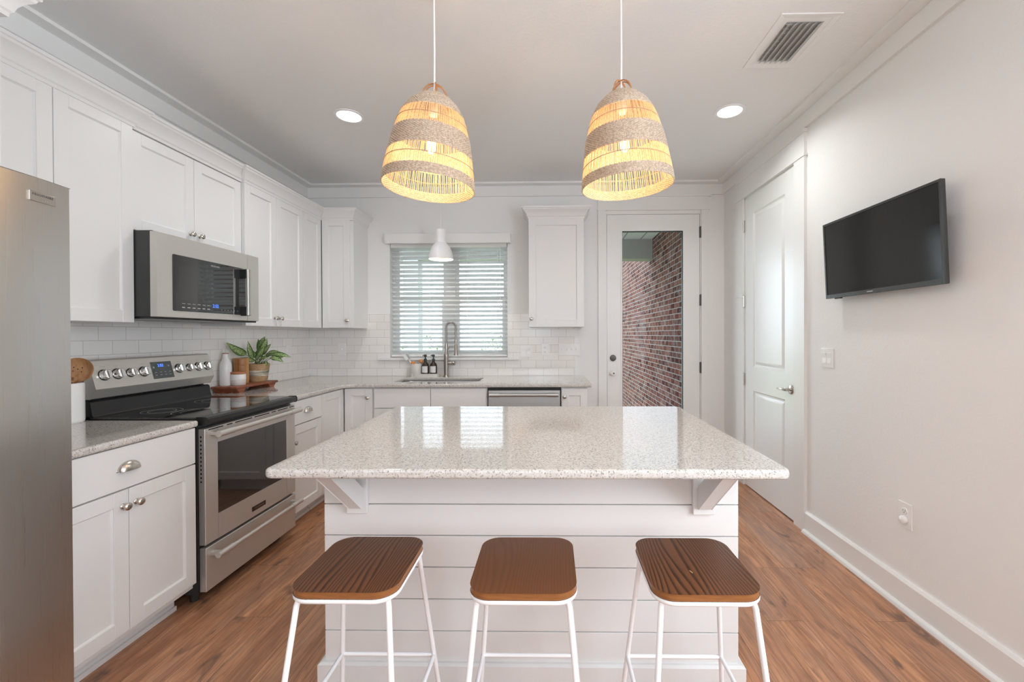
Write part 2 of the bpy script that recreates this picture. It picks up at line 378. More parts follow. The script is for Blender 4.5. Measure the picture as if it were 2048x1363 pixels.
# ------------------------------------------------------------------ the room shell
struct(MB().box(XL - .3, XR + .3, YR - .2, D + .15, -.1, 0).build('floor', 'plank_floor'), 'warm brown wood plank floor of the kitchen', 'floor')
struct(MB().box(XL - .3, XR + .3, YR - .2, D + .15, ZC, ZC + .1).build('ceiling', 'ceiling_paint'), 'white textured kitchen ceiling', 'ceiling')
struct(MB().box(XL - .15, XL, YR, D + .15, 0, ZC).build('wall_left', 'wall_paint'), 'white wall behind the range and refrigerator', 'wall')
# right wall with the opening of the panelled door, plus an unseen added light opening
b = MB(); b.box(XR, XR + .12, YR, -.7, 0, ZC).box(XR, XR + .12, -.7, .8, 0, .85).box(XR, XR + .12, -.7, .8, 2.15, ZC).box(XR, XR + .12, .8, 3.0, 0, ZC).box(XR, XR + .12, 3.80, D + .15, 0, ZC).box(XR, XR + .12, 3.0, 3.80, 2.50, ZC).box(XR + .12, XR + .14, 2.9, 3.9, 0, 2.6)
struct(b.build('wall_right', 'wall_paint', smooth=0), 'white textured wall carrying the television', 'wall')
# back wall with window and glazed door openings
WX0, WX1, WZ0, WZ1 = -1.60, -.43, 1.10, 2.235
DX0, DX1, DZ1 = .54, 1.475, 2.51
b = MB(); y0, y1 = D, D + .16
b.box(XL - .15, WX0, y0, y1, 0, ZC).box(WX0, WX1, y0, y1, 0, WZ0).box(WX0, WX1, y0, y1, WZ1, ZC).box(WX1, DX0, y0, y1, 0, ZC).box(DX0, DX1, y0, y1, DZ1, ZC).box(DX1, XR + .15, y0, y1, 0, ZC)
struct(b.build('wall_back', 'wall_paint', smooth=0), 'white wall with the sink window and glazed door', 'wall')
# rear wall of the living room behind the camera, its small made-up opening sized to limit sky light
b = MB(); b.box(XL, -.6, YR - .1, YR, 0, ZC).box(0, XR, YR - .1, YR, 0, ZC).box(-.6, 0, YR - .1, YR, 2.1, ZC).box(-.6, 0, YR - .1, YR, 0, 1.3)
struct(b.build('wall_rear', 'wall_paint', smooth=0), 'white rear wall behind the camera', 'wall')
# frieze boards and flat ceiling trim
FZ0, FZ1 = 2.683, 2.782
fr = [(0, FZ0), (.021, FZ0), (.021, FZ1), (0, FZ1)]; so = [(0, FZ1), (.094, FZ1), (.094, ZC), (0, ZC)]
ext = [(XL, YR), (XL, D), (XR, D), (XR, YR)]
struct(MB().sweep(fr, ext).build('trim_1', 'trim_paint', smooth=0), 'white frieze board round the top of the walls', 'trim')
struct(MB().sweep(so, ext).build('trim_2', 'trim_paint', smooth=0), 'flat white board edging the ceiling above the frieze', 'trim')
# baseboard with shoe moulding
b = MB(); RP = [(0, 0), (.018, 0), (.018, .128), (.010, .142), (0, .142)]; q = [(.018, 0), (.040, 0), (.039, .008), (.034, .016), (.026, .021), (.018, .022)]
b.sweep(RP, [(XR, 2.885), (XR, YR)]); b.sweep(q, [(XR, 2.885), (XR, YR)])
struct(b.build('baseboard_right', 'trim_paint', smooth=25), 'white tall baseboard with shoe moulding below the television', 'baseboard')
b = MB(); b.sweep(RP, [(1.56, D), (XR, D), (XR, 3.93)])
struct(b.build('baseboard_back', 'trim_paint', smooth=25), 'short white baseboard in the corner between the two doors', 'baseboard')
# tiled splashbacks
b = MB(); b.box(XL, XL + .009, 1.36, D, .914, 1.40)
struct(b.build('tile_backsplash', 'tile_along', smooth=0), 'white subway tile splashback behind the range', 'tile wall')
b = MB(); TZ = 1.528
b.box(XL + .009, WX0 - .0, D - .009, D, .914, TZ).box(WX0, WX1, D - .009, D, .914, WZ0 - .03).box(WX1, .0, D - .009, D, .914, TZ).box(0, .239, D - .009, D, .914, TZ)
struct(b.build('tile_backsplash', 'tile_across', smooth=0), 'white subway tile splashback around the sink window', 'tile wall')

# ------------------------------------------------------------------ sink window
win = thing('window_1', (-1.015, D + .1, WZ0), 'white double window with a mullion above the sink', 'window', None, 'structure')
b = MB(); yf0, yf1 = D + .085, D + .15
def wframe(b, x0, x1, z0, z1, t, y0, y1): b.box(x0, x0 + t, y0, y1, z0, z1).box(x1 - t, x1, y0, y1, z0, z1).box(x0 + t, x1 - t, y0, y1, z0, z0 + t).box(x0 + t, x1 - t, y0, y1, z1 - t, z1)
wframe(b, WX0, WX1, WZ0, WZ1, .022, yf0, yf1); b.box(-1.065, -.965, yf0 - .01, yf1, WZ0, WZ1)
b.build('window_frame', 'trim_paint', win, smooth=0)
for x0, x1 in ((WX0 + .022, -1.065), (-.965, WX1 - .022)):
    b = MB(); wframe(b, x0, x1, 1.67, WZ1 - .022, .03, yf0 + .03, yf1 - .005); u = b.build('upper_sash', 'trim_paint', win, smooth=0)
    MB().box(x0 + .03, x1 - .03, yf0 + .045, yf0 + .05, 1.70, WZ1 - .052).build('pane', 'clear_glass', u, smooth=0)
    b = MB(); wframe(b, x0, x1, WZ0 + .022, 1.71, .04, yf0, yf0 + .03); l = b.build('lower_sash', 'trim_paint', win, smooth=0)
    MB().box(x0 + .04, x1 - .04, yf0 + .013, yf0 + .018, WZ0 + .062, 1.67).build('pane', 'clear_glass', l, smooth=0)
b = MB(); b.box(-1.712, -.318, D - .045, D, 1.071, 1.097, .005, 2); b.box(WX0, WX1, D, D + .09, 1.071, 1.099)
struct(b.build('trim_4', 'trim_paint'), 'white window sill behind the faucet', 'sill')
# blind
bl = thing('window_blind', (-1.015, D - .02, 1.12), 'white horizontal slat blind lowered over the sink window', 'blind')
b = MB(); b.prism([(D - .075, 2.216), (D - .065, 2.214), (D - .060, 2.300), (D - .070, 2.312), (D - .082, 2.308), (D - .080, 2.225)], 'x', -1.617, -.393)
b.box(-1.617, -1.603, D - .066, D, 2.216, 2.308).box(-.407, -.393, D - .066, D, 2.216, 2.308)
b.build('valance', 'trim_paint', bl)
MB().box(WX0 + .006, WX1 - .006, D + .005, D + .055, 2.19, 2.232).build('headrail', 'trim_paint', bl)
b = MB(); pitch = .0443; z = 1.158; tilt = math.radians(27); hw = .025
while z < 2.185:
    pts = []
    for s_ in (-1, -.5, 0, .5, 1):
        y = D + .028 + s_ * hw * math.cos(tilt); zz = z - s_ * hw * math.sin(tilt) + .0025 * (1 - s_ * s_); pts.append((y, zz))
    poly = pts + [(y, zz - .0028) for y, zz in reversed(pts)]
    b.prism(poly, 'x', WX0 + .008, WX1 - .008); z += pitch
b.build('slats', 'blind_slat_paint', bl, smooth=30)
MB().box(WX0 + .008, WX1 - .008, D + .004, D + .052, 1.104, 1.124, .004).build('bottom_rail', 'trim_paint', bl)
for x in (-1.50, -1.20, -.83, -.53):
    for y in (D + .003, D + .052): MB().tube([(x, y, 1.12), (x, y, 2.2)], .0012, 5).build('ladder_cord', 'cloth_cord', bl)
MB().tube([(-.498, D - .006, 2.21), (-.4985, D - .008, 1.62)], .0028, 6).lathe([(.003, 0), (.007, -.02), (.009, -.045), (.004, -.05)], (-.4985, D - .008, 1.625), 10).build('tilt_wand', 'white_plastic', bl)

# ------------------------------------------------------------------ glazed back door
d1 = thing('door_1', (1.01, D + .03, 0), 'white glazed back door showing the brick wall outside', 'door', None, 'structure')
X0, X1, Z1 = .555, 1.464, 2.497; G0, G1, GZ0, GZ1 = .704, 1.301, .26, 2.335; ys, ye = D + .004, D + .048
b = MB(); b.box(X0, G0, ys, ye, .008, Z1).box(G1, X1, ys, ye, .008, Z1).box(G0, G1, ys, ye, GZ1, Z1).box(G0, G1, ys, ye, .008, GZ0)
wframe(b, G0 - .014, G1 + .014, GZ0 - .014, GZ1 + .014, .014, ys - .006, ye + .006)
b.build('slab', 'door_paint', d1, smooth=0)
b = MB(); wframe(b, G0, G1, GZ0, GZ1, .0045, ys + .008, ye - .008); b.build('glazing_seal', 'rubber', d1, smooth=0)
MB().box(G0 + .002, G1 - .002, ys + .018, ys + .026, GZ0 + .002, GZ1 - .002).build('pane', 'clear_glass', d1, smooth=0)
for z in (2.319, 1.653, .99, .28): MB().box(X1 - .003, X1 + .014, D - .006, D + .012, z - .053, z + .053, .002).tube([(X1 + .005, D - .008, z - .055), (X1 + .005, D - .008, z + .055)], .007, 8).build('hinge', 'dark_bronze', d1)
MB().lathe([(.031, 0), (.031, -.008), (.027, -.013), (.012, -.014), (.011, -.02), (0, -.02)], (.611, ys, 1.086), 24, 'y').build('deadbolt', 'dark_bronze', d1)
kn = MB().lathe([(.033, 0), (.033, -.006), (.028, -.010), (.013, -.014), (.012, -.034), (.024, -.044), (.029, -.056), (.027, -.066), (.018, -.070), (0, -.071)], (.609, ys, .94), 24, 'y').build('door_knob', 'white_enamel', d1)
kn['label'] = 'white round knob'
MB().lathe([(.008, 0), (.008, -.002), (0, -.002)], (.609, ys - .0708, .94), 12, 'y').build('lock_button', 'dark_bronze', kn)
b = MB()
b.box(.466, .541, D - .02, D, 0, 2.535).box(1.475, 1.548, D - .02, D, 0, 2.535)          # side casings
b.box(.458, 1.556, D - .028, D, 2.535, 2.549).box(.466, 1.548, D - .020, D, 2.549, 2.683).box(.452, 1.566, D - .036, D, 2.664, 2.683)
b.box(.541, .552, D + .0, D + .09, 0, 2.51).box(1.468, 1.478, D + .0, D + .09, 0, 2.51).box(.541, 1.478, D + .0, D + .09, 2.500, 2.51)
struct(b.build('trim_5', 'trim_paint', smooth=0), 'white casing around the glazed back door', 'trim')

# ------------------------------------------------------------------ panelled door in the right wall
d2 = thing('door_2', (XR, 3.40, 0), 'white two panel door beside the television wall', 'door', None, 'structure')
A, B_, TOP = 3.016, 3.788, 2.487
b = MB(RW); w0, w1 = -.035, .004; P0, P1 = 3.150, 3.640; Q = ((.275, .842), (1.040, 2.335))
b.box(A, P0, w0, w1, .008, TOP).box(P1, B_, w0, w1, .008, TOP).box(P0, P1, w0, w1, .008, Q[0][0]).box(P0, P1, w0, w1, Q[0][1], Q[1][0]).box(P0, P1, w0, w1, Q[1][1], TOP)
b.build('slab', 'door_paint', d2, smooth=0)
for z0, z1 in Q:
    b = MB(RW); ins = [(0, .004), (.012, -.006), (.022, -.007), (.046, .0005), (.05, .0005)]
    vs = []; fs = []
    for o_, w in ins: vs += [(P0 + o_, w, z0 + o_), (P1 - o_, w, z0 + o_), (P1 - o_, w, z1 - o_), (P0 + o_, w, z1 - o_)]
    for i in range(len(ins) - 1):
        for j in range(4): fs.append((i * 4 + j, i * 4 + (j + 1) % 4, (i + 1) * 4 + (j + 1) % 4, (i + 1) * 4 + j))
    k = 4 * (len(ins) - 1); fs.append((k, k + 1, k + 2, k + 3)); b.add(vs, fs); b.box(P0, P1, -.033, -.012, z0, z1)
    b.build('raised_panel', 'door_paint', d2, smooth=20)
for z in (2.258, 1.604, .927, .25): MB(RW).box(B_ - .001, B_ + .016, .002, .012, z - .05, z + .05, .002).tube([(B_ + .006, .014, z - .05), (B_ + .006, .014, z + .05)], .0065, 8).build('hinge', 'nickel', d2)
MB(RW).tube([(B_ + .006, .014, 1.635), (B_ + .006, .066, 1.637)], .004, 8).lathe([(.008, 0), (.008, .006), (0, .006)], (B_ + .006, .066, 1.637), 10, 'y').build('door_stop', 'bright_chrome', d2)
lv = MB(RW).lathe([(.033, .004), (.033, .010), (.027, .014), (.012, .016), (.011, .050), (0, .052)], (3.064, 0, .925), 24, 'y').build('lever_rose', 'nickel', d2)
MB(RW).tube([(3.058, .046, .925), (3.075, .052, .925), (3.11, .054, .926), (3.15, .052, .924), (3.172, .048, .921)], [.009, .0095, .008, .007, .006], 10).build('lever', 'nickel', lv)
b = MB(RW)
b.box(2.886, 3.010, 0, .02, 0, 2.50).box(3.796, 3.93, 0, .02, 0, 2.50).box(2.878, 3.938, 0, .026, 2.50, 2.516).box(2.886, 3.93, 0, .02, 2.516, 2.655).box(2.878, 3.938, 0, .026, 2.655, 2.680)
b.box(3.002, 3.013, -.04, .0, 0, 2.50).box(3.792, 3.80, -.04, .0, 0, 2.50).box(3.0, 3.80, -.04, .0, 2.490, 2.50)
struct(b.build('trim_6', 'trim_paint', smooth=0), 'white casing around the two panel door', 'trim')

# ------------------------------------------------------------------ outdoors: covered porch, brick wing, yard
struct(MB().box(1.73, 1.95, D + .16, 13.5, -1.2, 4.2).build('exterior_wall', 'brick_wall', smooth=0), 'whitewashed red brick wing seen through the glazed door', 'brick wall')
struct(MB().box(-6.0, 1.72, D + .17, 7.6, 2.93, 3.0).build('porch_roof', 'soffit_boards', smooth=0), 'grey boarded porch ceiling outside the glazed door', 'porch ceiling')
struct(MB().box(-6.0, 1.725, 7.32, 7.6, 2.60, 2.93).build('porch_beam', 'porch_paint', smooth=0), 'grey beam at the porch edge outside', 'beam')
struct(MB().box(-6.0, 1.73, D + .16, 7.6, -.2, -.05).build('porch_ground', 'concrete', smooth=0), 'concrete porch slab outside', 'ground')
struct(MB().box(-26, 26, 7.6, 46, -1.1, -.9).build('lawn_ground', 'lawn_grass', smooth=0), 'green lawn beyond the porch', 'lawn')
po = thing('porch_column', (-2.40, 7.45, -.05), 'pale square porch column outside the sink window', 'column', None, 'structure')
MB().box(-2.53, -2.27, 7.33, 7.58, -.05, 2.60).build('shaft', 'porch_white', po, smooth=0)
MB().box(-2.57, -2.23, 7.29, 7.615, -.05, .12).build('base', 'porch_white', po, smooth=0)
def shrub(x, y, h, r, n, seed, label):
    rnd = random.Random(seed); root = thing('shrub', (x, y, -.9), label, 'shrub', 'shrubs beyond the porch')
    b = MB()
    for i in range(n):
        th = rnd.uniform(0, 2 * PI); ph = math.acos(rnd.uniform(-1, 1)); q = rnd.uniform(.55, 1)
        c = Vector((x + r * q * math.sin(ph) * math.cos(th), y + r * q * math.sin(ph) * math.sin(th), -.9 + h * .55 + h * .45 * q * math.cos(ph)))
        d = Vector((rnd.uniform(-1, 1), rnd.uniform(-1, 1), rnd.uniform(-.2, 1))).normalized(); e = d.orthogonal().normalized(); L = rnd.uniform(.05, .11)
        b.add([c, c + d * L * .5 + e * L * .25, c + d * L, c + d * L * .5 - e * L * .25], [(0, 1, 2, 3)])
    b.build('foliage', 'shrub_leaf', root, smooth=0)
    b = MB()
    for k in range(4): b.tube([(x, y, -.9), (x + rnd.uniform(-.3, .3) * r, y + rnd.uniform(-.3, .3) * r, -.9 + h * .6)], .02, 6)
    b.build('stem', 'twig', root)
shrub(-1.2, 11.5, 2.4, .9, 1100, 3, 'green shrub on the lawn behind the faucet, seen through the blind')
shrub(-3.9, 12.5, 2.3, .9, 1100, 4, 'green shrub on the lawn beyond the pale porch column')
shrub(-1.0, 17.0, 3.6, 1.3, 1600, 5, 'tall green shrub far beyond the porch, seen through the blind')

# ------------------------------------------------------------------ cabinets
def shaker(fn, u0, u1, v0, v1, w, name, parent, rail=.058, mat='cabinet_paint', gap=.0016, frame=True):
    b = MB(fn); u0 += gap; u1 -= gap; v0 += gap; v1 -= gap; t = .02
    if not frame: b.box(u0, u1, w, w + t, v0, v1, .0015); return b.build(name, mat, parent)
    b.box(u0, u0 + rail, w, w + t, v0, v1, .0012).box(u1 - rail, u1, w, w + t, v0, v1, .0012).box(u0 + rail, u1 - rail, w, w + t, v0, v0 + rail, .0012).box(u0 + rail, u1 - rail, w, w + t, v1 - rail, v1, .0012)
    i = rail - .001; r0, r1 = w + .017, w + .010       # sloped inner lip
    q = [(u0 + i, v0 + i), (u1 - i, v0 + i), (u1 - i, v1 - i), (u0 + i, v1 - i)]; p = [(u0 + i + .006, v0 + i + .006), (u1 - i - .006, v0 + i + .006), (u1 - i - .006, v1 - i - .006), (u0 + i + .006, v1 - i - .006)]
    b.add([(x, r0, z) for x, z in q] + [(x, r1, z) for x, z in p], [(j, (j + 1) % 4, 4 + (j + 1) % 4, 4 + j) for j in range(4)])
    b.box(u0 + rail - .004, u1 - rail + .004, w, w + .010, v0 + rail - .004, v1 - rail + .004)
    return b.build(name, mat, parent, smooth=20)
def knob(fn, u, v, w, door):
    b = MB(fn); b.lathe([(.0105, 0), (.0105, .003), (.006, .006), (.0055, .014), (.011, .018), (.0150, .022), (.0152, .026), (.012, .030), (.006, .0318), (0, .032)], (u, w, v), 16, 'y')
    return b.build('knob', 'nickel', door)
def cup_pull(fn, u, v, w, door):
    b = MB(fn); R_, Hh, O = .045, .036, .026; vs = []; fs = []; n, k = 16, 7       # quarter dome open at the bottom
    for s_ in (1.0, .93):
        for i in range(n + 1):
            a = PI * i / n
            for j in range(k + 1):
                e = PI / 2 * j / k
                vs.append((u - R_ * s_ * math.cos(a), w + O * s_ * math.sin(e) * math.sin(a) ** .8 + .0005, v - .012 + Hh * s_ * math.sin(a) ** .8 * math.cos(e)))
    for l in range(2):
        o = l * (n + 1) * (k + 1)
        for i in range(n):
            for j in range(k): a = o + i * (k + 1) + j; fs.append((a, a + 1, a + k + 2, a + k + 1))
    b.add(vs, fs); b.box(u - .05, u + .05, w, w + .002, v - .012, v - .009)
    return b.build('cup_pull', 'nickel', door, smooth=60)
def cabinet(name, fn, u0, u1, v0, v1, depth, label, cat, group=None, toe=False, light_rail=False):
    c = fn((u0 + u1) / 2, depth / 2, v0); r = thing(name, c, label, cat, group)
    b = MB(fn); z0 = v0 + (.105 if toe else 0)
    b.box(u0, u1, .004, depth, z0, v1)
    b.build('carcass', 'cabinet_paint', r, smooth=0)
    if toe:
        k = MB(fn); k.box(u0 + .002, u1 - .002, .01, depth - .09, v0, v0 + .105).box(u0 + .002, u1 - .002, depth - .09, depth - .078, v0, v0 + .02); k.build('toe_kick', 'cabinet_paint', r, smooth=0)
    return r

WU = .316           # door face of the wall cupboards stands this far out
UB, UT = 1.388, 2.386
gU = 'white wall cabinets'
wc = cabinet('wall_cabinet', LW, 1.43, 2.148, UB, UT, WU - .02, 'tall white two door wall cabinet between refrigerator and microwave', 'cabinet', gU)
for a, c in ((1.446, 1.798), (1.798, 2.148)): shaker(LW, a, c, UB, UT, WU - .02, 'door', wc)
wc = cabinet('wall_cabinet', LW, 2.150, 2.936, 1.862, UT - .006, WU - .04, 'short white two door wall cabinet directly above the microwave', 'cabinet', gU)
d = shaker(LW, 2.154, 2.543, 1.864, UT - .012, WU - .04, 'door', wc); knob(LW, 2.512, 1.922, WU - .02, d)
d = shaker(LW, 2.543, 2.934, 1.864, UT - .012, WU - .04, 'door', wc); knob(LW, 2.578, 1.922, WU - .02, d)
wc = cabinet('wall_cabinet', LW, 2.938, 3.641, UB, UT, WU - .02, 'tall white two door wall cabinet above the potted plant', 'cabinet', gU)
d = shaker(LW, 2.940, 3.282, UB, UT, WU - .02, 'door', wc); knob(LW, 3.252, 1.452, WU, d)
d = shaker(LW, 3.282, 3.641, UB, UT, WU - .02, 'door', wc); knob(LW, 3.314, 1.452, WU, d)
wc = cabinet('wall_cabinet', LW, 3.643, D - .02, UB, UT, WU - .02, 'narrow white wall cabinet filling the inside corner of the room', 'cabinet', gU)
shaker(LW, 3.643, 3.929, UB, UT, WU - .02, 'door', wc)
YB = 3.931; WB = D - YB
wc = cabinet('wall_cabinet', BW, XL + WU + .003, -1.822, UB, UT, WB - .02, 'white wall cabinet just left of the sink window', 'cabinet', gU)
d = shaker(BW, XL + WU + .003, -1.850, UB, UT, WB - .02, 'door', wc); knob(BW, -1.872, 1.455, WB, d)
rc = cabinet('wall_cabinet', BW, -.204, .304, UB, 2.392, WB - .02, 'white single door wall cabinet between the sink window and glazed door', 'cabinet', gU)
d = shaker(BW, -.204, .304, UB, 2.386, WB - .02, 'door', rc, rail=.066); knob(BW, -.178, 1.463, WB, d)
# crown mouldings
CP = [(-.02, 2.378), (.004, 2.378), (.006, 2.392), (.012, 2.398), (.018, 2.418), (.032, 2.440), (.046, 2.452), (.050, 2.462), (.056, 2.465), (.058, 2.478), (-.02, 2.478)]
xa, xb = XL + WU, XL + WU - .02
b = MB(); b.sweep(CP, [(xa, 1.462), (xa, 2.15), (xb, 2.15), (xb, 2.938), (xa, 2.938), (xa, YB), (-1.822, YB), (-1.822, D)])
tag(b.build('crown_molding', 'cabinet_paint', smooth=25), 'white crown molding running along the tops of the range wall cabinets', 'molding')
b = MB(); b.sweep(CP, [(-.204, D), (-.204, YB), (.304, YB), (.304, D)]); b.box(-.2, .30, YB, D, 2.46, 2.476)
b.build('crown', 'cabinet_paint', rc, smooth=25)
# under cabinet puck light below the single cabinet
# deep cabinet over the refrigerator
fc = cabinet('refrigerator_cabinet', LW, .45, 1.400, 1.86, 2.386, .608, 'deep white cabinet with crown above the refrigerator', 'cabinet')
shaker(LW, .46, .92, 1.87, 2.38, .608, 'door', fc); shaker(LW, .92, 1.385, 1.87, 2.38, .608, 'door', fc)
b = MB(); b.sweep([(o, z + .002) for o, z in CP], [(XL + .628, .45), (XL + .628, 1.400), (XL + .36, 1.400)]); b.box(XL + .3, XL + .62, .45, 1.395, 2.44, 2.478); b.build('crown', 'cabinet_paint', fc, smooth=25)

# base cabinets
BL = .716           # face of the near base doors
BF = .700           # face of the base doors from the left wall
BT = .882
gB = 'white base cabinets'
bc = cabinet('base_cabinet', LW, 1.386, 2.038, 0, BT, BL - .02, 'white base cabinet with drawer and two doors between refrigerator and range', 'cabinet', gB, True)
d = shaker(LW, 1.386, 2.038, .708, .880, BL - .02, 'drawer', bc, frame=False); cup_pull(LW, 1.709, .794, BL, d)
d = shaker(LW, 1.386, 1.710, .130, .705, BL - .02, 'door', bc); knob(LW, 1.683, .641, BL, d)
d = shaker(LW, 1.710, 2.038, .130, .705, BL - .02, 'door', bc); knob(LW, 1.738, .641, BL, d)
bc = cabinet('base_cabinet', LW, 2.817, 3.205, 0, BT, BF - .02, 'white base cabinet with one drawer and one door just past the range', 'cabinet', gB, True)
d = shaker(LW, 2.818, 3.205, .712, .876, BF - .02, 'drawer', bc, frame=False); cup_pull(LW, 3.02, .795, BF, d)
d = shaker(LW, 2.818, 3.205, .115, .709, BF - .02, 'door', bc); knob(LW, 2.842, .60, BF, d)
YF = 3.555; WF = D - YF
bc = cabinet('base_cabinet', LW, 3.207, D - .02, 0, BT, BF - .02, 'narrow white corner base cabinet facing the island', 'cabinet', gB, True)
shaker(LW, 3.207, 3.550, .115, .876, BF - .02, 'door', bc)
XC = XL + BF + .002
bc = cabinet('base_cabinet', BW, XC - .0, -1.489, 0, BT, WF - .02, 'white base cabinet with a knobbed door in the corner beside the sink cabinet', 'cabinet', gB, True)
d = shaker(BW, XC, -1.491, .115, .876, WF - .02, 'door', bc); knob(BW, -1.527, .800, WF, d)
bc = cabinet('base_cabinet', BW, -1.487, -.532, 0, BT - .20, WF - .02, 'white sink base cabinet with two blank drawer fronts', 'cabinet', gB, True)
MB(BW).box(-1.487, -1.469, .004, WF - .02, BT - .2, BT).box(-.55, -.532, .004, WF - .02, BT - .2, BT).box(-1.469, -.55, WF - .04, WF - .02, BT - .2, BT).box(-1.469, -.55, .004, .03, BT - .2, BT).build('top_rail', 'cabinet_paint', bc, smooth=0)
for a, c in ((-1.478, -1.003), (-1.003, -.540)):
    shaker(BW, a, c, .712, .876, WF - .02, 'drawer_front', bc, frame=False); shaker(BW, a, c, .115, .706, WF - .02, 'door', bc)
bc = cabinet('base_cabinet', BW, .082, .302, 0, BT, WF - .02, 'slim white end base cabinet to the right of the dishwasher', 'cabinet', gB, True)
d = shaker(BW, .084, .300, .115, .874, WF - .02, 'door', bc); knob(BW, .109, .806, WF, d)
# dishwasher
dw = thing('dishwasher', (-.225, 3.9, 0), 'stainless steel dishwasher built in beside the sink cabinet', 'dishwasher')
MB(BW).box(-.527, .079, .05, WF - .03, .10, .868).build('body', 'black_enamel', dw)
MB(BW).box(-.522, .073, WF - .03, WF + .004, .115, .858, .004, 2).build('door', 'steel_across', dw)
MB(BW).box(-.527, .079, WF - .06, WF - .012, .860, .880).build('control_edge', 'black_enamel', dw)
MB(BW).box(-.52, .07, .05, WF - .08, 0, .10).build('toe_kick', 'black_enamel', dw)
h = MB(BW); h.tube([(-.505, WF + .045, .826), (.055, WF + .045, .826)], .0125, 14)
for a, c in ((-.508, -.42), (-.03, .058)): h.tube([(a, WF + .045, .826), (c, WF + .045, .826)], .016, 14)
for x in (-.485, .035): h.tube([(x, WF + .003, .826), (x, WF + .045, .826)], .009, 10)
h.build('handle', 'steel_across', dw)

# ------------------------------------------------------------------ counter tops
CT0, CT1 = .884, .914
def slab(name, poly, label, holes=None):
    bm = bmesh.new(); loops = [poly] + (holes or []); es = []
    for lp in loops:
        vs = [bm.verts.new((x, y, CT0)) for x, y in lp]
        es += [bm.edges.new((vs[i], vs[(i + 1) % len(vs)])) for i in range(len(vs))]
    bmesh.ops.triangle_fill(bm, use_beauty=True, edges=es)
    r = bmesh.ops.extrude_face_region(bm, geom=bm.faces[:]); vs = [g for g in r['geom'] if isinstance(g, bmesh.types.BMVert)]
    for v in vs: v.co.z = CT1
    bmesh.ops.recalc_face_normals(bm, faces=bm.faces[:])
    ed = [e for e in bm.edges if len(e.link_faces) == 2 and abs(e.verts[0].co.z - e.verts[1].co.z) < 1e-6 and e.calc_face_angle(0) > .8]
    bmesh.ops.bevel(bm, geom=ed, offset=.0095, segments=3, affect='EDGES', profile=.5)
    b = MB().frombm(bm); return tag(b.build(name, 'granite', smooth=40), label, 'countertop')
XN = XL + .731; XE = XL + .716; YE = 3.535
slab('countertop', [(XL + .011, 1.30 + .09), (XN - .02, 1.39), (XN, 1.41), (XN, 2.032), (XN - .008, 2.044), (XL + .011, 2.044)], 'speckled granite countertop between refrigerator and range')
cor = [(XE - .0, YE - .10)] + [(XE + .10 - .10 * math.cos(a), YE - .10 + .10 * math.sin(a)) for a in (.4, .8, 1.2)] + [(XE + .10, YE)]
sk = rrect(-1.375, -.640, 3.700, 4.085, .06)
slab('countertop', [(XL + .011, 2.815), (XE - .01, 2.815), (XE, 2.827)] + cor + [(.322, YE), (.334, YE + .012), (.334, D - .011), (XL + .011, D - .011)], 'L shaped speckled granite countertop around the sink corner', [list(reversed(sk))])
slab('island_countertop', rrect(-.882, .720, 1.290, 2.437, .028, 5), 'large speckled granite countertop on the white shiplap island')

# undermount sink
sn = thing('sink', (-1.0075, 3.892, .70), 'stainless undermount sink below the faucet', 'sink')
o_ = rrect(-1.395, -.620, 3.680, 4.105, .07); i_ = rrect(-1.37, -.645, 3.705, 4.08, .06); k_ = rrect(-1.355, -.66, 3.72, 4.065, .05); n = len(o_)
b = MB(); vs = [(x, y, .8835) for x, y in o_] + [(x, y, .8835) for x, y in i_] + [(x, y, .715) for x, y in k_] + [(x, y, .8815) for x, y in o_] + [(x, y, .713) for x, y in i_]
fs = [(j, (j + 1) % n, n + (j + 1) % n, n + j) for j in range(n)] + [(n + j, n + (j + 1) % n, 2 * n + (j + 1) % n, 2 * n + j) for j in range(n)] + [tuple(range(2 * n, 3 * n))] + [(j, (j + 1) % n, 3 * n + (j + 1) % n, 3 * n + j) for j in range(n)] + [(3 * n + j, 3 * n + (j + 1) % n, 4 * n + (j + 1) % n, 4 * n + j) for j in range(n)] + [tuple(range(4 * n, 5 * n))]
b.add(vs, fs).build('basin', 'steel_across', sn)
MB().lathe([(.045, 0), (.045, .003), (.035, .004), (.03, .001), (0, .001)], (-1.0, 3.9, .715), 24).build('drain', 'bright_chrome', sn)

# faucet with spring neck
fa = thing('faucet', (-1.02, 4.165, CT1), 'brushed nickel spring neck faucet behind the sink', 'faucet')
fx, fy = -1.02, 4.165
MB().lathe([(.031, 0), (.031, .006), (.026, .012), (.0225, .016), (.0225, .19), (.0235, .20), (.0235, .215), (.017, .228), (.015, .232), (.015, .318), (.012, .322), (0, .322)], (fx, fy, CT1), 24).build('body', 'faucet_nickel', fa)
Rr = .0475; cz = 1.395; cxn = fx + Rr
path = [(fx, fy, 1.23)] + [(fx, fy, 1.23 + (cz - 1.23) * i / 5) for i in range(1, 6)] + arc((cxn, fy, cz), Rr, 180, 0, 14)[1:] + [(fx + 2 * Rr, fy, cz - .12 * i / 4) for i in range(1, 5)]
MB().tube(path, .0065, 10).build('neck', 'faucet_nickel', fa)
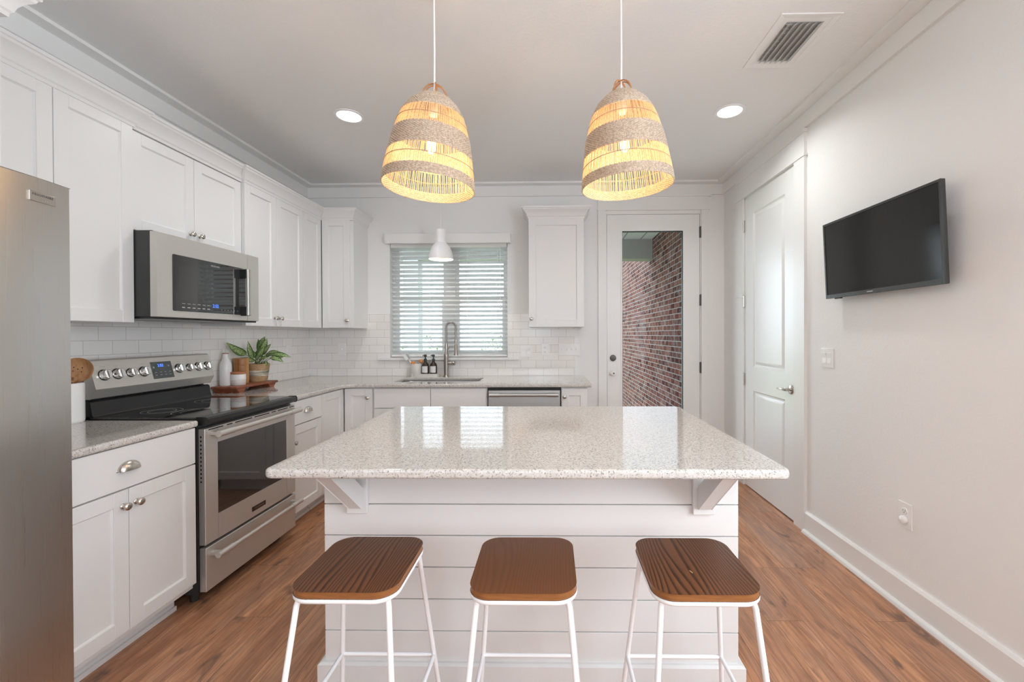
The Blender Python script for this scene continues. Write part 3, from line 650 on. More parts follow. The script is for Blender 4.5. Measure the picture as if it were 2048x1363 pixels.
# spring coil wound round the neck
P_ = [Vector(p) for p in path]; L = [0]
for i in range(1, len(P_)): L.append(L[-1] + (P_[i] - P_[i - 1]).length)
def at(s_):
    for i in range(1, len(P_)):
        if s_ <= L[i]: return P_[i - 1].lerp(P_[i], (s_ - L[i - 1]) / (L[i] - L[i - 1])), (P_[i] - P_[i - 1]).normalized()
    return P_[-1], (P_[-1] - P_[-2]).normalized()
turns = 34; pts = []; s0, s1 = .01, L[-1] - .02
for i in range(turns * 10 + 1):
    p, dr = at(s0 + (s1 - s0) * i / (turns * 10)); e1 = Vector((0, 1, 0)); e2 = dr.cross(e1); a = 2 * PI * i / 10
    pts.append(p + (e1 * math.cos(a) + e2 * math.sin(a)) * .0125)
MB().tube(pts, .0021, 5).build('spring', 'faucet_nickel', fa)
MB().lathe([(.010, 0), (.014, -.004), (.014, -.03), (.011, -.034), (.011, -.05), (.0155, -.06), (.0165, -.135), (.021, -.150), (.021, -.158), (0, -.158)], (fx + 2 * Rr, fy, cz - .115), 18).build('spray_head', 'faucet_nickel', fa)
MB().tube([(fx, fy, 1.165), (fx + .022, fy - .004, 1.185), (fx + .030, fy - .006, 1.205)], [.006, .005, .004], 8).build('holder_arm', 'faucet_nickel', fa)
hl = MB().lathe([(.013, .015), (.013, .045), (.021, .048), (.021, .082), (.018, .086), (0, .086)], (fx, fy, 1.045), 18, 'x').build('valve', 'faucet_nickel', fa)
MB().tube([(fx + .066, fy - .018, 1.045), (fx + .070, fy - .05, 1.052), (fx + .072, fy - .085, 1.062)], [.006, .0055, .005], 8).build('lever', 'faucet_nickel', hl)

# ------------------------------------------------------------------ range
ra = thing('range', (XL + .40, 2.435, 0), 'freestanding stainless electric range with black glass top', 'range')
U0, U1 = 2.062, 2.808
MB(LW).box(U0, U1, .03, .700, .055, .912).build('body', 'black_enamel', ra, smooth=0)
for u in (U0 + .05, U1 - .05):
    for w in (.10, .64): MB(LW).lathe([(.018, 0), (.018, .05), (.012, .056)], (u, w, 0), 12).build('levelling_foot', 'rubber', ra)
ck = MB(LW).box(U0, U1, .17, .712, .912, .922, .002).build('cooktop', 'charcoal_glass', ra)
b = MB(LW); b.prism([(.705, .886), (.748, .886), (.757, .893), (.757, .914), (.750, .922), (.705, .922)], 'x', U0 - .004, U1 - .012, .003, 2); b.build('front_lip', 'black_enamel', ra)
for u, w, r_ in ((2.25, .36, .085), (2.62, .36, .105), (2.24, .57, .115), (2.62, .58, .085)):
    b = MB(lambda a, bb, h, u=u, w=w: LW(u + a, w + bb, h))
    for q_ in (r_, r_ * .68): b.lathe([(q_, .9221), (q_ + .0016, .9224), (q_ + .0016, .9221)], (0, 0, 0), 48, closed=True)
    b.build('burner_ring', 'grey_ink', ck)
# backguard with its slanted control panel
b = MB(LW); b.box(U0 + .006, U1 - .002, .03, .130, .912, 1.190, .003).prism([(.13, .922), (.185, .922), (.178, .932), (.168, .992), (.158, 1.0), (.13, 1.0)], 'x', U0 + .006, U1 - .002); b.build('backguard', 'black_enamel', ra)
bgp = [(.07, 1.201), (.143, 1.201), (.151, 1.197), (.153, 1.192), (.189, 1.060), (.189, 1.054), (.164, 1.010), (.07, 1.010)]
cp = MB(LW).prism(bgp, 'x', U0 + .012, U1 + .006, .002, 2).build('control_panel', 'steel_along', ra)
nx, nz = .965, .262
def onpanel(u, v): return u, .153 + (.189 - .153) * (1.192 - v) / .132, v
def pfn(u, w, v): return lambda a, bb, h: LW(u + a, w + h * nx - bb * nz, v + h * nz + bb * nx)
for u, s_ in ((2.132, 1), (2.199, 1), (2.269, .85), (2.344, 1), (2.570, 1), (2.644, .85), (2.712, 1), (2.782, 1)):
    f = pfn(*onpanel(u, 1.124))
    k = MB(f).lathe([(.0265 * s_, 0), (.0265 * s_, .004), (.0245 * s_, .006), (.0235 * s_, .020), (.021 * s_, .023), (0, .0235)], (0, 0, 0), 24).box(-.0055, .0055, -.022 * s_, .022 * s_, .018, .033, .003, 2).build('knob', 'bright_chrome', cp)
    MB(f).lathe([(.029 * s_, 0), (.029 * s_, .0015), (.026 * s_, .0018), (.026 * s_, 0)], (0, 0, 0), 24, closed=True).build('knob_seat', 'black_enamel', cp)
f = pfn(*onpanel(2.457, 1.124))
ds = MB(f).box(-.066, .066, -.049, .049, -.002, .003, .0012).build('display', 'charcoal_glass', cp)
ux = Vector((0, 1, 0)); uy = Vector((-nz, 0, nx))
text('clock_digits', '2:52', .022, f(-.008, .026, .0034), ux, uy, 'blue_display', cp)
for i in range(2):
    for j in range(4): MB(f).box(-.052 + .030 * j, -.040 + .030 * j, -.030 + .016 * i, -.027 + .016 * i, .003, .0033).build('button_mark', 'grey_ink', cp, smooth=0)
for q_ in ((-.056, -.048, .012, .022), (.040, .048, .018, .026)): MB(f).box(*q_, .003, .0033).build('button_mark', 'grey_ink', cp, smooth=0)
for u in (2.132, 2.199, 2.344, 2.570, 2.644, 2.712, 2.782):
    g = pfn(*onpanel(u, 1.165)); MB(g).box(-.010, .010, -.001, .001, 0, .0004).build('knob_mark', 'grey_ink', cp, smooth=0)
# oven door
DW0, DW1 = .700, .733; gu0, gu1, gz0, gz1 = 2.155, 2.722, .418, .782; E0, E1 = 2.072, 2.812
b = MB(LW); b.box(E0, gu0, DW0, DW1, .292, .864, .002).box(gu1, E1, DW0, DW1, .292, .864, .002).box(gu0, gu1, DW0, DW1, .292, gz0, .0).box(gu0, gu1, DW0, DW1, gz1, .864, .0)
dr = b.build('oven_door', 'steel_along', ra, smooth=0)
MB(LW).box(gu0, gu1, DW0 + .01, DW1 - .002, gz0, gz1).build('oven_glass', 'charcoal_glass', dr, smooth=0)
h = MB(LW); HW = .783
def bar(h, a, c, w, z, r0, r1, e):
    h.tube([(a + e, w, z), (c - e, w, z)], r0, 16)
    for p, q_ in ((a, a + e), (c - e, c)): h.tube([(p, w, z), (q_, w, z)], r1, 18)
    for p in (a + .028, c - .028): h.box(p - .012, p + .012, DW1 - .004, w, z - .011, z + .011, .003)
bar(h, 2.094, 2.792, HW, .835, .0128, .0158, .105); h.build('door_handle', 'steel_along', dr)
b = MB(LW)
for u, l in ((2.095, .095), (2.215, .04), (2.275, .13), (2.425, .13), (2.575, .04), (2.635, .10), (2.75, .05)): b.box(u, u + l, DW1 - .002, DW1 + .0006, .853, .8585)
b.build('top_vent', 'black_gap', dr, smooth=0); b = MB(LW)
for i in range(12): b.box(E0 - .0006, E0 + .002, DW0 + .010, DW0 + .017, .60 + .02 * i, .609 + .02 * i)
b.build('side_vent', 'black_gap', dr, smooth=0)
bd = MB(LW).box(2.400, 2.513, DW1, DW1 + .003, .323, .349, .001).build('badge', 'black_enamel', dr)
text('badge_lettering', 'FRIGIDAIRE', .0155, LW(2.4565, DW1 + .0032, .336), ux, (0, 0, 1), 'nickel', dr)
wr = MB(LW).box(E0 + .002, E1, DW0, DW1, .062, .276, .002).build('storage_drawer', 'steel_along', ra, smooth=0)
h = MB(LW); bar(h, 2.086, 2.797, HW, .238, .0115, .0145, .105); h.build('drawer_handle', 'steel_along', wr)

# ------------------------------------------------------------------ microwave
mw = thing('microwave', (XL + .2, 2.52, 1.414), 'stainless over the range microwave with black window', 'microwave')
MB(LW).box(2.151, 2.933, .01, .404, 1.420, 1.858, .002).build('body', 'charcoal_metal', mw, smooth=0)
MB(LW).box(2.16, 2.925, .03, .40, 1.409, 1.420).build('underside', 'black_enamel', mw, smooth=0)
b = MB(LW); b.box(2.139, 2.787, .404, .440, 1.418, 1.851, .003, 2); md = b.build('door', 'steel_along', mw)
MB(LW).box(2.789, 2.896, .404, .440, 1.418, 1.851, .003, 2).build('side_panel', 'steel_along', mw)
gl = MB(LW).prism([(u, v) for u, v in rrect(2.228, 2.775, 1.453, 1.752, .008, 3)], 'y', .438, .4415).build('glass', 'charcoal_glass', md, smooth=0)
MB(LW).prism([(u, v) for u, v in rrect(2.262, 2.72, 1.515, 1.700, .006, 3)], 'y', .4415, .4418).build('window_screen', 'dark_screen', md, smooth=0)
for j in range(6):
    for q_ in ((2.285 + .034 * j, 2.305 + .034 * j, 1.494, 1.4965), (2.285 + .034 * j, 2.303 + .034 * j, 1.472, 1.4765), (2.56 + .026 * j, 2.567 + .026 * j, 1.4745, 1.477)):
        MB(LW).box(q_[0], q_[1], .4415, .4419, q_[2], q_[3]).build('button_mark', 'grey_ink', md, smooth=0)
text('clock_digits', '2:52', .026, LW(2.517, .4416, 1.494), ux, (0, 0, 1), 'blue_display', md)
text('brand_lettering', 'FRIGIDAIRE', .013, LW(2.517, .4416, 1.729), ux, (0, 0, 1), 'grey_ink', md)
b = MB(LW); b.box(2.722, 2.752, .470, .492, 1.447, 1.747, .006, 3); hd = b.build('handle', 'steel_upright', md)
b = MB(LW)
for z in (1.447, 1.687): b.box(2.720, 2.754, .440, .484, z, z + .060, .003)
b.build('handle_bracket', 'black_enamel', hd)

# ------------------------------------------------------------------ refrigerator
rf = thing('refrigerator', (XL + .43, .925, 0), 'tall stainless refrigerator at the near end of the cabinet run', 'refrigerator')
MB(LW).box(.47, 1.372, .04, .800, .03, 1.782, .004).build('body', 'blade_grey', rf)
def fdoor(a, c, nm):
    pts = [(a, .806)]; mid = (a + c) / 2; hwid = (c - a) / 2
    for i in range(15):
        u = a + (c - a) * i / 14; t_ = (u - mid) / hwid; w = .880 - .016 * t_ * t_ - (.008 if abs(t_) == 1 else 0); pts.append((u, w))
    pts.append((c, .806))
    return MB(LW).prism(pts, 'z', .06, 1.800, .003, 2).build(nm, 'steel_upright', rf, smooth=30)
fdoor(.470, .918, 'door'); fd = fdoor(.924, 1.374, 'door')
bf = lambda a, bb, h: LW(1.291 + a, .8744 + h - a * .095, 1.742 + bb)
MB(bf).box(-.037, .037, -.015, .015, -.002, .0035, .001).build('badge', 'nickel', fd)
tx = Vector((-.095, 1, 0))
text('badge_lettering', 'FRIGIDAIRE', .0098, bf(0, .006, .0037), tx, (0, 0, 1), 'ink', fd, sp=1.22)
text('badge_small_lettering', 'GALLERY', .0055, bf(0, -.0075, .0037), tx, (0, 0, 1), 'grey_ink', fd, sp=2.0)
for a in (.80, 1.04):
    h = MB(LW); h.tube([(a, .93, .7), (a, .93, 1.55)], .012, 12)
    for z in (.74, 1.51): h.tube([(a, .87, z), (a, .93, z)], .009, 8)
    h.build('door_handle', 'steel_upright', rf)
b = MB(LW); b.box(.49, 1.36, .06, .78, 0, .05); b.build('toe_grille', 'black_enamel', rf, smooth=0)

# ------------------------------------------------------------------ island
il = thing('kitchen_island', (-.082, 1.99, 0), 'white shiplap kitchen island standing behind the three stools', 'kitchen island')
IX0, IX1, IY0, IY1 = -.855, .691, 1.600, 2.380
gz = [.687, .569, .450, .330, .210]
MB().box(IX0 + .012, IX1 - .012, IY0 + .012, IY1 - .012, .0, .8825).build('carcass', 'island_paint', il, smooth=0)
b = MB(); zs = [.8825] + gz + [.088]
for i in range(6):
    z1, z0 = zs[i] - (.0018 if i else 0), zs[i + 1] + .0018
    b.box(IX0, IX1, IY0, IY0 + .011, z0, z1, .0012).box(IX0, IX0 + .011, IY0 + .0115, IY1, z0, z1, .0012).box(IX1 - .011, IX1, IY0 + .0115, IY1, z0, z1, .0012)
b.box(IX0 + .012, IX1 - .012, IY1 - .011, IY1, .09, .8825)
b.build('shiplap_panel', 'island_paint', il, smooth=0)
pr = [(0, 0), (.020, 0), (.020, .092), (.010, .098), (0, .098)]
MB().sweep(pr, [(IX0, IY1), (IX0, IY0), (IX1, IY0), (IX1, IY1)]).build('base_board', 'island_paint', il, smooth=0)
for x in (-.7250, .5585):
    br = MB().box(x - .039, x + .039, IY0 - .018, IY0 - .0002, .657, .8825, .002).build('bracket', 'island_paint', il)
    b = MB(); b.box(x - .018, x + .018, IY0 - .17, IY0 - .018, .860, .8825, .0015)
    b.prism([(IY0 - .018, .690), (IY0 - .018, .752), (IY0 - .172, .8825), (IY0 - .262, .8825), (IY0 - .262, .878), (IY0 - .030, .682)], 'x', x - .024, x + .024, .0015, 1)
    b.build('brace', 'island_paint', br)

# ------------------------------------------------------------------ stools
def make_stool():
    r = thing('bar_stool', (0, 0, 0), '', 'stool', 'stools at the island')
    hx, hy = .1425, .1525
    b = MB(); b.prism(rrect(-hx, hx, -hy, hy, .055, 8), 'z', .6315, .650, .0022, 2); st = b.build('seat', 'stool_timber', r, smooth=30)
    st.data.materials.append(MT['stool_edge'])
    for p in st.data.polygons:
        if abs(p.normal.z) < .9: p.material_index = 1
    loop = [(x, y, .6245) for x, y in rrect(-hx + .004, hx - .004, -hy + .004, hy - .004, .054, 8)]
    MB().tube(loop, .0078, 10, closed=True).build('seat_frame', 'white_metal', r, smooth=60)
    T = .620; tx_, ty, bx, by = .122, .128, .178, .222
    P = lambda sx, sy, z: (sx * (tx_ + (bx - tx_) * (T - z) / T), sy * (ty + (by - ty) * (T - z) / T), z)
    for sx in (-1, 1):
        for sy in (-1, 1):
            top = (sx * (tx_ - .004), sy * (ty - .004), .622)
            lg = MB().tube([top, P(sx, sy, .600), P(sx, sy, .3), P(sx, sy, .006)], .0078, 10).build('leg', 'white_metal', r, smooth=60)
            f = P(sx, sy, 0); MB().lathe([(.0095, 0), (.0095, .012), (.0078, .014)], f, 10).build('foot_cap', 'rubber', lg)
    zr = .235
    for a, c in (((-1, 1), (1, 1)), ((-1, -1), (-1, 1)), ((1, -1), (1, 1))): MB().tube([P(*a, zr), P(*c, zr)], .0068, 10).build('footrest', 'white_metal', r, smooth=60)
    b = MB()
    for sx in (-1, 1): b.lathe([(.0078, -.003), (.0105, 0), (.0078, .003)], P(sx, 1, zr), 8)
    return r
s0_ = make_stool()
lab = ['brown wood stool with white legs nearest the range', 'brown wood stool with white legs in the middle of the three', 'brown wood stool with a pale scratch, nearest the television wall']
for i, (x, y) in enumerate(((-.5580, 1.263), (-.0775, 1.263), (.4105, 1.263))):
    o = s0_ if i == 0 else copy_tree(s0_)
    o.location = (x, y, 0); o['label'] = lab[i]
    if i == 1:
        for ch in o.children:
            if ch.name.startswith('seat') and not ch.name.startswith('seat_frame'): ch.data = ch.data.copy(); ch.data.materials[0] = MT['stool_timber_smooth']
    if i == 2:
        ORG[o.name] = Vector((x, y, 0))
        MB().prism([(x - .021, y - .040), (x - .018, y - .041), (x - .014, y - .052), (x - .017, y - .054)], 'z', .6500, .6503).build('scratch', 'birch_edge', o, smooth=0)

# ------------------------------------------------------------------ woven pendant lamps (root at the apex of the shade)
PR = [(-.405, .198), (-.350, .193), (-.295, .184), (-.205, .168), (-.105, .141), (-.050, .108), (-.015, .072), (0, .045)]
def rad(z):
    for (a, r0), (c, r1) in zip(PR, PR[1:]):
        if a <= z <= c:
            t_ = (z - a) / (c - a); return r0 + (r1 - r0) * t_
    return PR[-1][1] if z > 0 else PR[0][1]
def ring_row(b, z, r, amp, ph, n=132, th=.0027, wob=0):
    b.tube([((r + amp * math.cos(PI * j + ph)) * math.cos(2 * PI * j / n), (r + amp * math.cos(PI * j + ph)) * math.sin(2 * PI * j / n), z + wob * math.sin(4 * PI * j / n + ph)) for j in range(n)], th, 5, closed=True)
def make_pendant():
    r = thing('pendant_lamp', (0, 0, 0), '', 'pendant lamp', 'woven pendant lamps above the island')
    for z0, z1 in ((-.405, -.362), (-.275, -.183), (-.095, -.004)):
        b = MB(); z = z0; k = 0
        while z <= z1:
            ring_row(b, z, rad(z), .0017, PI * (k % 2)); z += .0048 if z < -.06 else .0036; k += 1
        b.build('woven_band', 'seagrass', r, smooth=60)
    for z0, z1, n in ((-.364, -.273, 128), (-.185, -.093, 112)):
        b = MB(); rnd = random.Random(int(n))
        for j in range(n):
            a = 2 * PI * (j + rnd.uniform(-.22, .22)) / n; a2 = a + rnd.uniform(-.02, .02); pts = []
            for i in range(4):
                z = z0 + (z1 - z0) * i / 3; q = rad(z) + .0003; aa = a + (a2 - a) * i / 3; pts.append((q * math.cos(aa), q * math.sin(aa), z))
            b.tube(pts, (.0019 if n > 120 else .0018) * rnd.uniform(.8, 1.2), 4)
        b.build('straw_band', 'straw', r, smooth=60)
        b = MB(); zm = (z0 + z1) / 2; ring_row(b, zm, rad(zm) + .002, .0004, 0, 96, .0017, .004)
        b.build('binding_thread', 'seagrass_thread', r, smooth=60)
    b = MB()
    for a0 in (.3, 1.9):
        pts = []
        for i in range(13):
            a = PI * i / 12; pts.append((.052 * math.cos(a) * math.cos(a0), .052 * math.cos(a) * math.sin(a0), -.006 + .064 * math.sin(a)))
        b.tube(pts, .0033, 6); b.tube([(p[0] + .006, p[1] + .004, p[2] - .006) for p in pts], .0026, 6)
    b.build('top_loop', 'twig', r, smooth=60)
    MB().lathe([(0, -.012), (.019, -.012), (.021, -.02), (.021, -.075), (.017, -.085), (0, -.085)], (0, 0, 0), 20).build('lamp_socket', 'white_plastic', r)
    MB().lathe([(.010, -.085), (.012, -.10), (.018, -.125), (.0205, -.150), (.018, -.172), (.009, -.186), (0, -.188)], (0, 0, -.065), 20).build('bulb', 'bulb_glow', r)
    return r
pd0 = make_pendant()
KS = .958; YP = 1.82
pds = [pd0, copy_tree(pd0)]
for i, (x, zt, ay, ax, lb) in enumerate(((-.490, 2.328, math.radians(3.6), math.radians(-1), 'woven seagrass pendant lamp above the island on the range side, dipping toward the television wall'), (.299, 2.330, math.radians(-3.8), math.radians(-1), 'woven seagrass pendant lamp above the island nearer the glazed door, dipping toward the range'))):
    o = pds[i]; o.location = (x, YP, zt); o['label'] = lb; ORG[o.name] = Vector((x, YP, zt))
    for ch in o.children: ch.rotation_euler = (ax, ay, .5 * i); ch.scale = (KS, KS, KS)
    cd = MB().tube([(x, YP, zt - .015), (x + .001, YP, zt + .2), (x, YP, ZC - .02)], .0038, 8).build('cord', 'cloth_cord', o)
    MB().lathe([(.012, -.03), (.055, -.018), (.06, -.006), (.06, 0), (0, 0)], (x, YP, ZC), 28).build('ceiling_canopy', 'white_metal', o)
    l = bpy.data.lights.new('pendant_light', 'POINT'); l.energy = 3.6; l.color = (1, .67, .34); l.shadow_soft_size = .045
    lo = bpy.data.objects.new('pendant_light', l); COL.objects.link(lo); lo.parent = o; lo.location = (0, 0, -.285)
# small metal pendant over the sink
sp = thing('pendant_lamp', (-.998, 3.90, 2.276), 'small white metal bell pendant lamp hanging in front of the window blind', 'pendant lamp')
b = MB(); b.lathe([(.010, .004), (.044, 0), (.0485, -.004), (.0485, -.120), (.054, -.126), (.082, -.158), (.099, -.200), (.107, -.243), (.110, -.268), (.108, -.269), (.105, -.243), (.097, -.201), (.080, -.161), (.052, -.131), (.045, -.120), (.045, -.010), (.010, -.004)], (-.998, 3.90, 2.276), 40, closed=True)
b.build('shade', 'white_metal', sp)
MB().tube([(-.998, 3.90, 2.278), (-.998, 3.90, ZC - .02)], .0028, 8).build('cord', 'white_plastic', sp)
MB().lathe([(.010, -.03), (.05, -.018), (.055, -.004), (.055, 0), (0, 0)], (-.998, 3.90, ZC), 24).build('ceiling_canopy', 'white_metal', sp)
MB().lathe([(.012, -.150), (.030, -.185), (.034, -.205), (.026, -.228), (0, -.236)], (-.998, 3.90, 2.276), 20).build('bulb', 'small_bulb_glow', sp)
l = bpy.data.lights.new('sink_light', 'AREA'); l.shape = 'DISK'; l.size = .17; l.energy = .9; l.color = (1, .90, .76)
lo = bpy.data.objects.new('sink_light', l); COL.objects.link(lo); lo.parent = sp; lo.location = (0, 0, -.242)

# ------------------------------------------------------------------ ceiling fittings
for x, y, lb in ((-1.359, 2.892, 'round recessed ceiling light on the range side'), (1.195, 2.892, 'round recessed ceiling light near the air vent'),
                 (-1.359, -.4, 'round recessed ceiling light behind the camera on the refrigerator side'), (1.195, -.4, 'round recessed ceiling light behind the camera on the television side')):
    r = thing('downlight', (x, y, ZC), lb, 'ceiling light', 'recessed ceiling lights')
    MB().lathe([(.098, 0), (.097, -.004), (.090, -.006), (.078, -.004), (.076, .0), (.098, 0)], (x, y, ZC), 40).build('trim_ring', 'white_metal', r)
    MB().lathe([(.078, -.0025), (0, -.0026)], (x, y, ZC), 40).build('lens', 'downlight_lens', r)
    l = bpy.data.lights.new('downlight_light', 'AREA'); l.shape = 'DISK'; l.size = .14; l.energy = 4.5 if y > 0 else 2.5; l.color = (.97, .99, 1.0); l.spread = math.radians(150)
    lo = bpy.data.objects.new('downlight_light', l); COL.objects.link(lo); lo.parent = r; lo.location = (0, 0, -.012)
vt = thing('air_vent', (1.215, 2.217, ZC), 'white rectangular ceiling air vent with grey louvers', 'vent')
vx0, vx1, vy0, vy1 = 1.128, 1.300, 2.072, 2.362
b = MB(); wf = [(vx0 - .028, vy0 - .03), (vx1 + .028, vy0 - .03), (vx1 + .028, vy1 + .03), (vx0 - .028, vy1 + .03)]
b.sweep([(-.028, ZC - .004), (-.026, ZC - .005), (.0, ZC - .0015), (.0, ZC), (-.028, ZC)], list(reversed(wf)), closed=True); b.build('frame', 'ceiling_paint', vt, smooth=0)
MB().box(vx0 - .002, vx1 + .002, vy0 - .002, vy1 + .002, ZC - .0012, ZC - .0002).build('backing', 'blade_grey', vt, smooth=0)
b = MB(); n = 6
for i in range(n):
    x = vx0 + .012 + (vx1 - vx0 - .026) * i / (n - 1); b.prism([(x - .011, ZC - .0145), (x - .009, ZC - .0155), (x + .010, ZC - .003), (x + .008, ZC - .002)], 'y', vy0, vy1)
b.build('louvers', 'blade_grey', vt, smooth=0)
b = MB()
for i in range(10): y = vy0 + .012 + (vy1 - vy0 - .024) * i / 9; b.box(vx0, vx0 + .03, y - .001, y + .001, ZC - .006, ZC - .0015)
b.build('damper_blades', 'blade_grey', vt, smooth=0)

# ------------------------------------------------------------------ television
ta = math.radians(2.6); TVz = 1.525
tv = thing('television', (XR - .04, 2.19, TVz), 'wall mounted black flat television tilted slightly downward', 'television')
tf = lambda u, w, v: RW(u, .050 + w * math.cos(ta) + v * math.sin(ta), TVz + v * math.cos(ta) - w * math.sin(ta))
TY0, TY1, TH = 1.806, 2.577, .436
MB(tf).box(TY0, TY1, .000, .018, 0, TH, .004, 2).build('housing', 'tv_bezel', tv)
b = MB(tf); wframe2 = ((TY0, TY0 + .012, .018, TH), (TY1 - .012, TY1, .018, TH))
b.box(TY0, TY0 + .012, .017, .022, 0, TH, .001).box(TY1 - .012, TY1, .017, .022, 0, TH, .001).box(TY0 + .012, TY1 - .012, .017, .022, TH - .012, TH, .001).box(TY0 + .012, TY1 - .012, .017, .022, 0, .022, .001); b.build('bezel', 'tv_bezel', tv)
MB(tf).box(TY0 + .012, TY1 - .012, .0165, .0185, .022, TH - .012).build('screen', 'tv_screen', tv, smooth=0)
MB(tf).box(2.46, 2.51, .0, .016, -.006, .001, .002).build('sensor', 'tv_bezel', tv)
b = MB(tf); b.box(2.205, 2.245, .022, .0224, .009, .013); b.build('brand_mark', 'grey_ink', tv, smooth=0)
MB().box(XR - .036, XR, 2.06, 2.32, 1.60, 1.86, .003).build('wall_mount', 'black_enamel', tv)

# ------------------------------------------------------------------ plates on the walls
def plate(fn, u, v, w, wd, ht, name, label, cat, parts, group=None):
    c = fn(u, w, v); r = thing(name, c, label, cat, group)
    MB(fn).box(u - wd / 2, u + wd / 2, w, w + .006, v - ht / 2, v + ht / 2, .0025, 2).build('face_plate', 'white_plastic', r)
    for kind, du in parts:
        if kind == 'outlet':
            for dv in (.021, -.021):
                s_ = MB(fn).lathe([(.0165, 0), (.0165, .0085), (.015, .0092), (0, .0092)], (u + du, w, v + dv), 20, 'y').build('receptacle', 'white_plastic', r)
                b = MB(fn); b.box(u + du - .0075, u + du - .0052, w + .009, w + .0097, v + dv - .001, v + dv + .007).box(u + du + .0052, u + du + .0075, w + .009, w + .0097, v + dv - .001, v + dv + .006).box(u + du - .002, u + du + .002, w + .009, w + .0097, v + dv - .009, v + dv - .005); b.build('slots', 'ink', s_, smooth=0)
        if kind == 'toggle':
            s_ = MB(fn).box(u + du - .006, u + du + .006, w + .005, w + .007, v - .013, v + .013, .0008).build('toggle_slot', 'white_plastic', r)
            MB(fn).box(u + du - .0045, u + du + .0045, w + .006, w + .018, v + .000, v + .010, .0015).build('toggle', 'white_plastic', s_)
        if kind == 'rocker':
            MB(fn).prism([(w + .005, v - .032), (w + .0095, v - .032), (w + .007, v), (w + .0105, v + .032), (w + .005, v + .032)], 'x', u + du - .0165, u + du + .0165).build('rocker', 'white_enamel', r, smooth=0)
    b = MB(fn)
    for kind, du in parts:
        zz = (0,) if kind == 'outlet' else ((.045, -.045) if kind == 'rocker' else (.03, -.03))
        for dv in zz: b.lathe([(.003, .005), (.003, .0068), (0, .007)], (u + du, w, v + dv), 10, 'y')
    b.build('screws', 'white_enamel', r)
    return r
tw = .009
plate(BW, -2.082, 1.178, tw, .075, .118, 'wall_outlet', 'white outlet on the tiles just left of the sink window', 'outlet', [('toggle', 0)], 'outlets and switches')['label'] = 'white single switch plate on the tiles between corner and sink window'
plate(BW, -.2435, 1.157, tw, .120, .118, 'wall_switch', 'white double switch plate beside the end of the window sill', 'switch', [('rocker', -.023), ('rocker', .023)], 'outlets and switches')
plate(BW, -.058, 1.172, tw, .075, .118, 'wall_outlet', 'white outlet with dark slots on tiles below the single wall cabinet', 'outlet', [('outlet', 0)], 'outlets and switches')
plate(BW, .180, 1.171, tw, .212, .118, 'wall_switch', 'wide white four gang switch plate nearest the glazed door', 'switch', [('toggle', -.069), ('toggle', -.023), ('toggle', .023), ('toggle', .069)], 'outlets and switches')
plate(LW, 3.915, 1.178, tw, .075, .118, 'wall_outlet', 'white plate on the tiles to the right of the potted plant', 'outlet', [('toggle', 0)], 'outlets and switches')
plate(LW, 3.155, 1.163, tw, .075, .118, 'wall_outlet', 'white outlet on the tiles behind the white oil bottle', 'outlet', [('outlet', 0)], 'outlets and switches')
r = plate(RW, 2.672, 1.170, 0, .118, .118, 'wall_switch', 'white film covered switch plate between two panel door and television', 'switch', [('rocker', -.023), ('rocker', .023)])
r = plate(RW, 2.088, .447, 0, .080, .120, 'wall_outlet', 'white outlet low on the television wall above the baseboard', 'outlet', [('outlet', 0)])
ng = thing('plug_in_night_light', RW(2.088, .01, .426), 'round white plug in cover in the low outlet of the television wall', 'night light')
MB(RW).lathe([(.0185, .0093), (.0195, .014), (.018, .022), (.011, .027), (0, .028)], (2.088, 0, .426), 24, 'y').build('cover', 'white_enamel', ng)

# ------------------------------------------------------------------ things on the counters
CZ = CT1 + .0002
ck_ = thing('utensil_crock', (-2.275, 1.972, CZ), 'white ceramic utensil crock beside the range', 'crock')
MB().lathe([(0, 0), (.060, 0), (.064, .004), (.066, .012), (.066, .178), (.064, .186), (.060, .187), (.058, .18), (.058, .012), (0, .010)], (-2.275, 1.972, CZ), 36).build('pot', 'white_ceramic', ck_)
def spoon(c, ax, nrm, R_, tip, name, label, holes):
    r = thing(name, tip, label, 'spoon', 'wooden spoons in the crock'); n = Vector(nrm).normalized(); up_ = Vector(ax).normalized(); sd = up_.cross(n)
    f = lambda a, bb, h: tuple(Vector(c) + sd * a + up_ * bb + n * h)
    MB(f).lathe([(0, -.020), (R_ * .5, -.018), (R_ * .85, -.008), (R_, .004), (R_ * .98, .008), (R_ * .90, .006), (R_ * .75, -.003), (R_ * .4, -.011), (0, -.013)], (0, 0, 0), 32).build('bowl', 'spoon_wood', r)
    h0 = Vector(c) - up_ * R_ * .9 - n * .004
    MB().tube([h0 + up_ * .02, h0 - up_ * .02, Vector(tip) + (h0 - Vector(tip)) * .02], [.011, .009, .007], 10).build('handle', 'spoon_wood', r)
    if holes:
        b = MB(f)
        for a, bb in ((0, 0), (.012, .006), (-.012, .006), (.006, .017), (-.006, .017), (.012, -.010), (-.012, -.008)): b.lathe([(.0026, -.0125), (.0026, -.0095), (0, -.0095)], (a * R_ / .05, bb * R_ / .05 + .008, 0), 8)
        b.build('holes', 'soil', r, smooth=0)
spoon((-2.262, 2.012, 1.158), (-.02, .22, 1), (.55, -.80, .25), .060, (-2.29, 1.955, CZ + .013), 'wooden_spoon', 'wooden skimmer spoon with small holes leaning in the crock beside the range', True)
spoon((-2.305, 1.93, 1.150), (-.05, -.25, 1), (.75, -.6, .1), .034, (-2.262, 1.99, CZ + .013), 'wooden_spoon', 'plain wooden spoon standing behind the refrigerator edge in the crock', False)

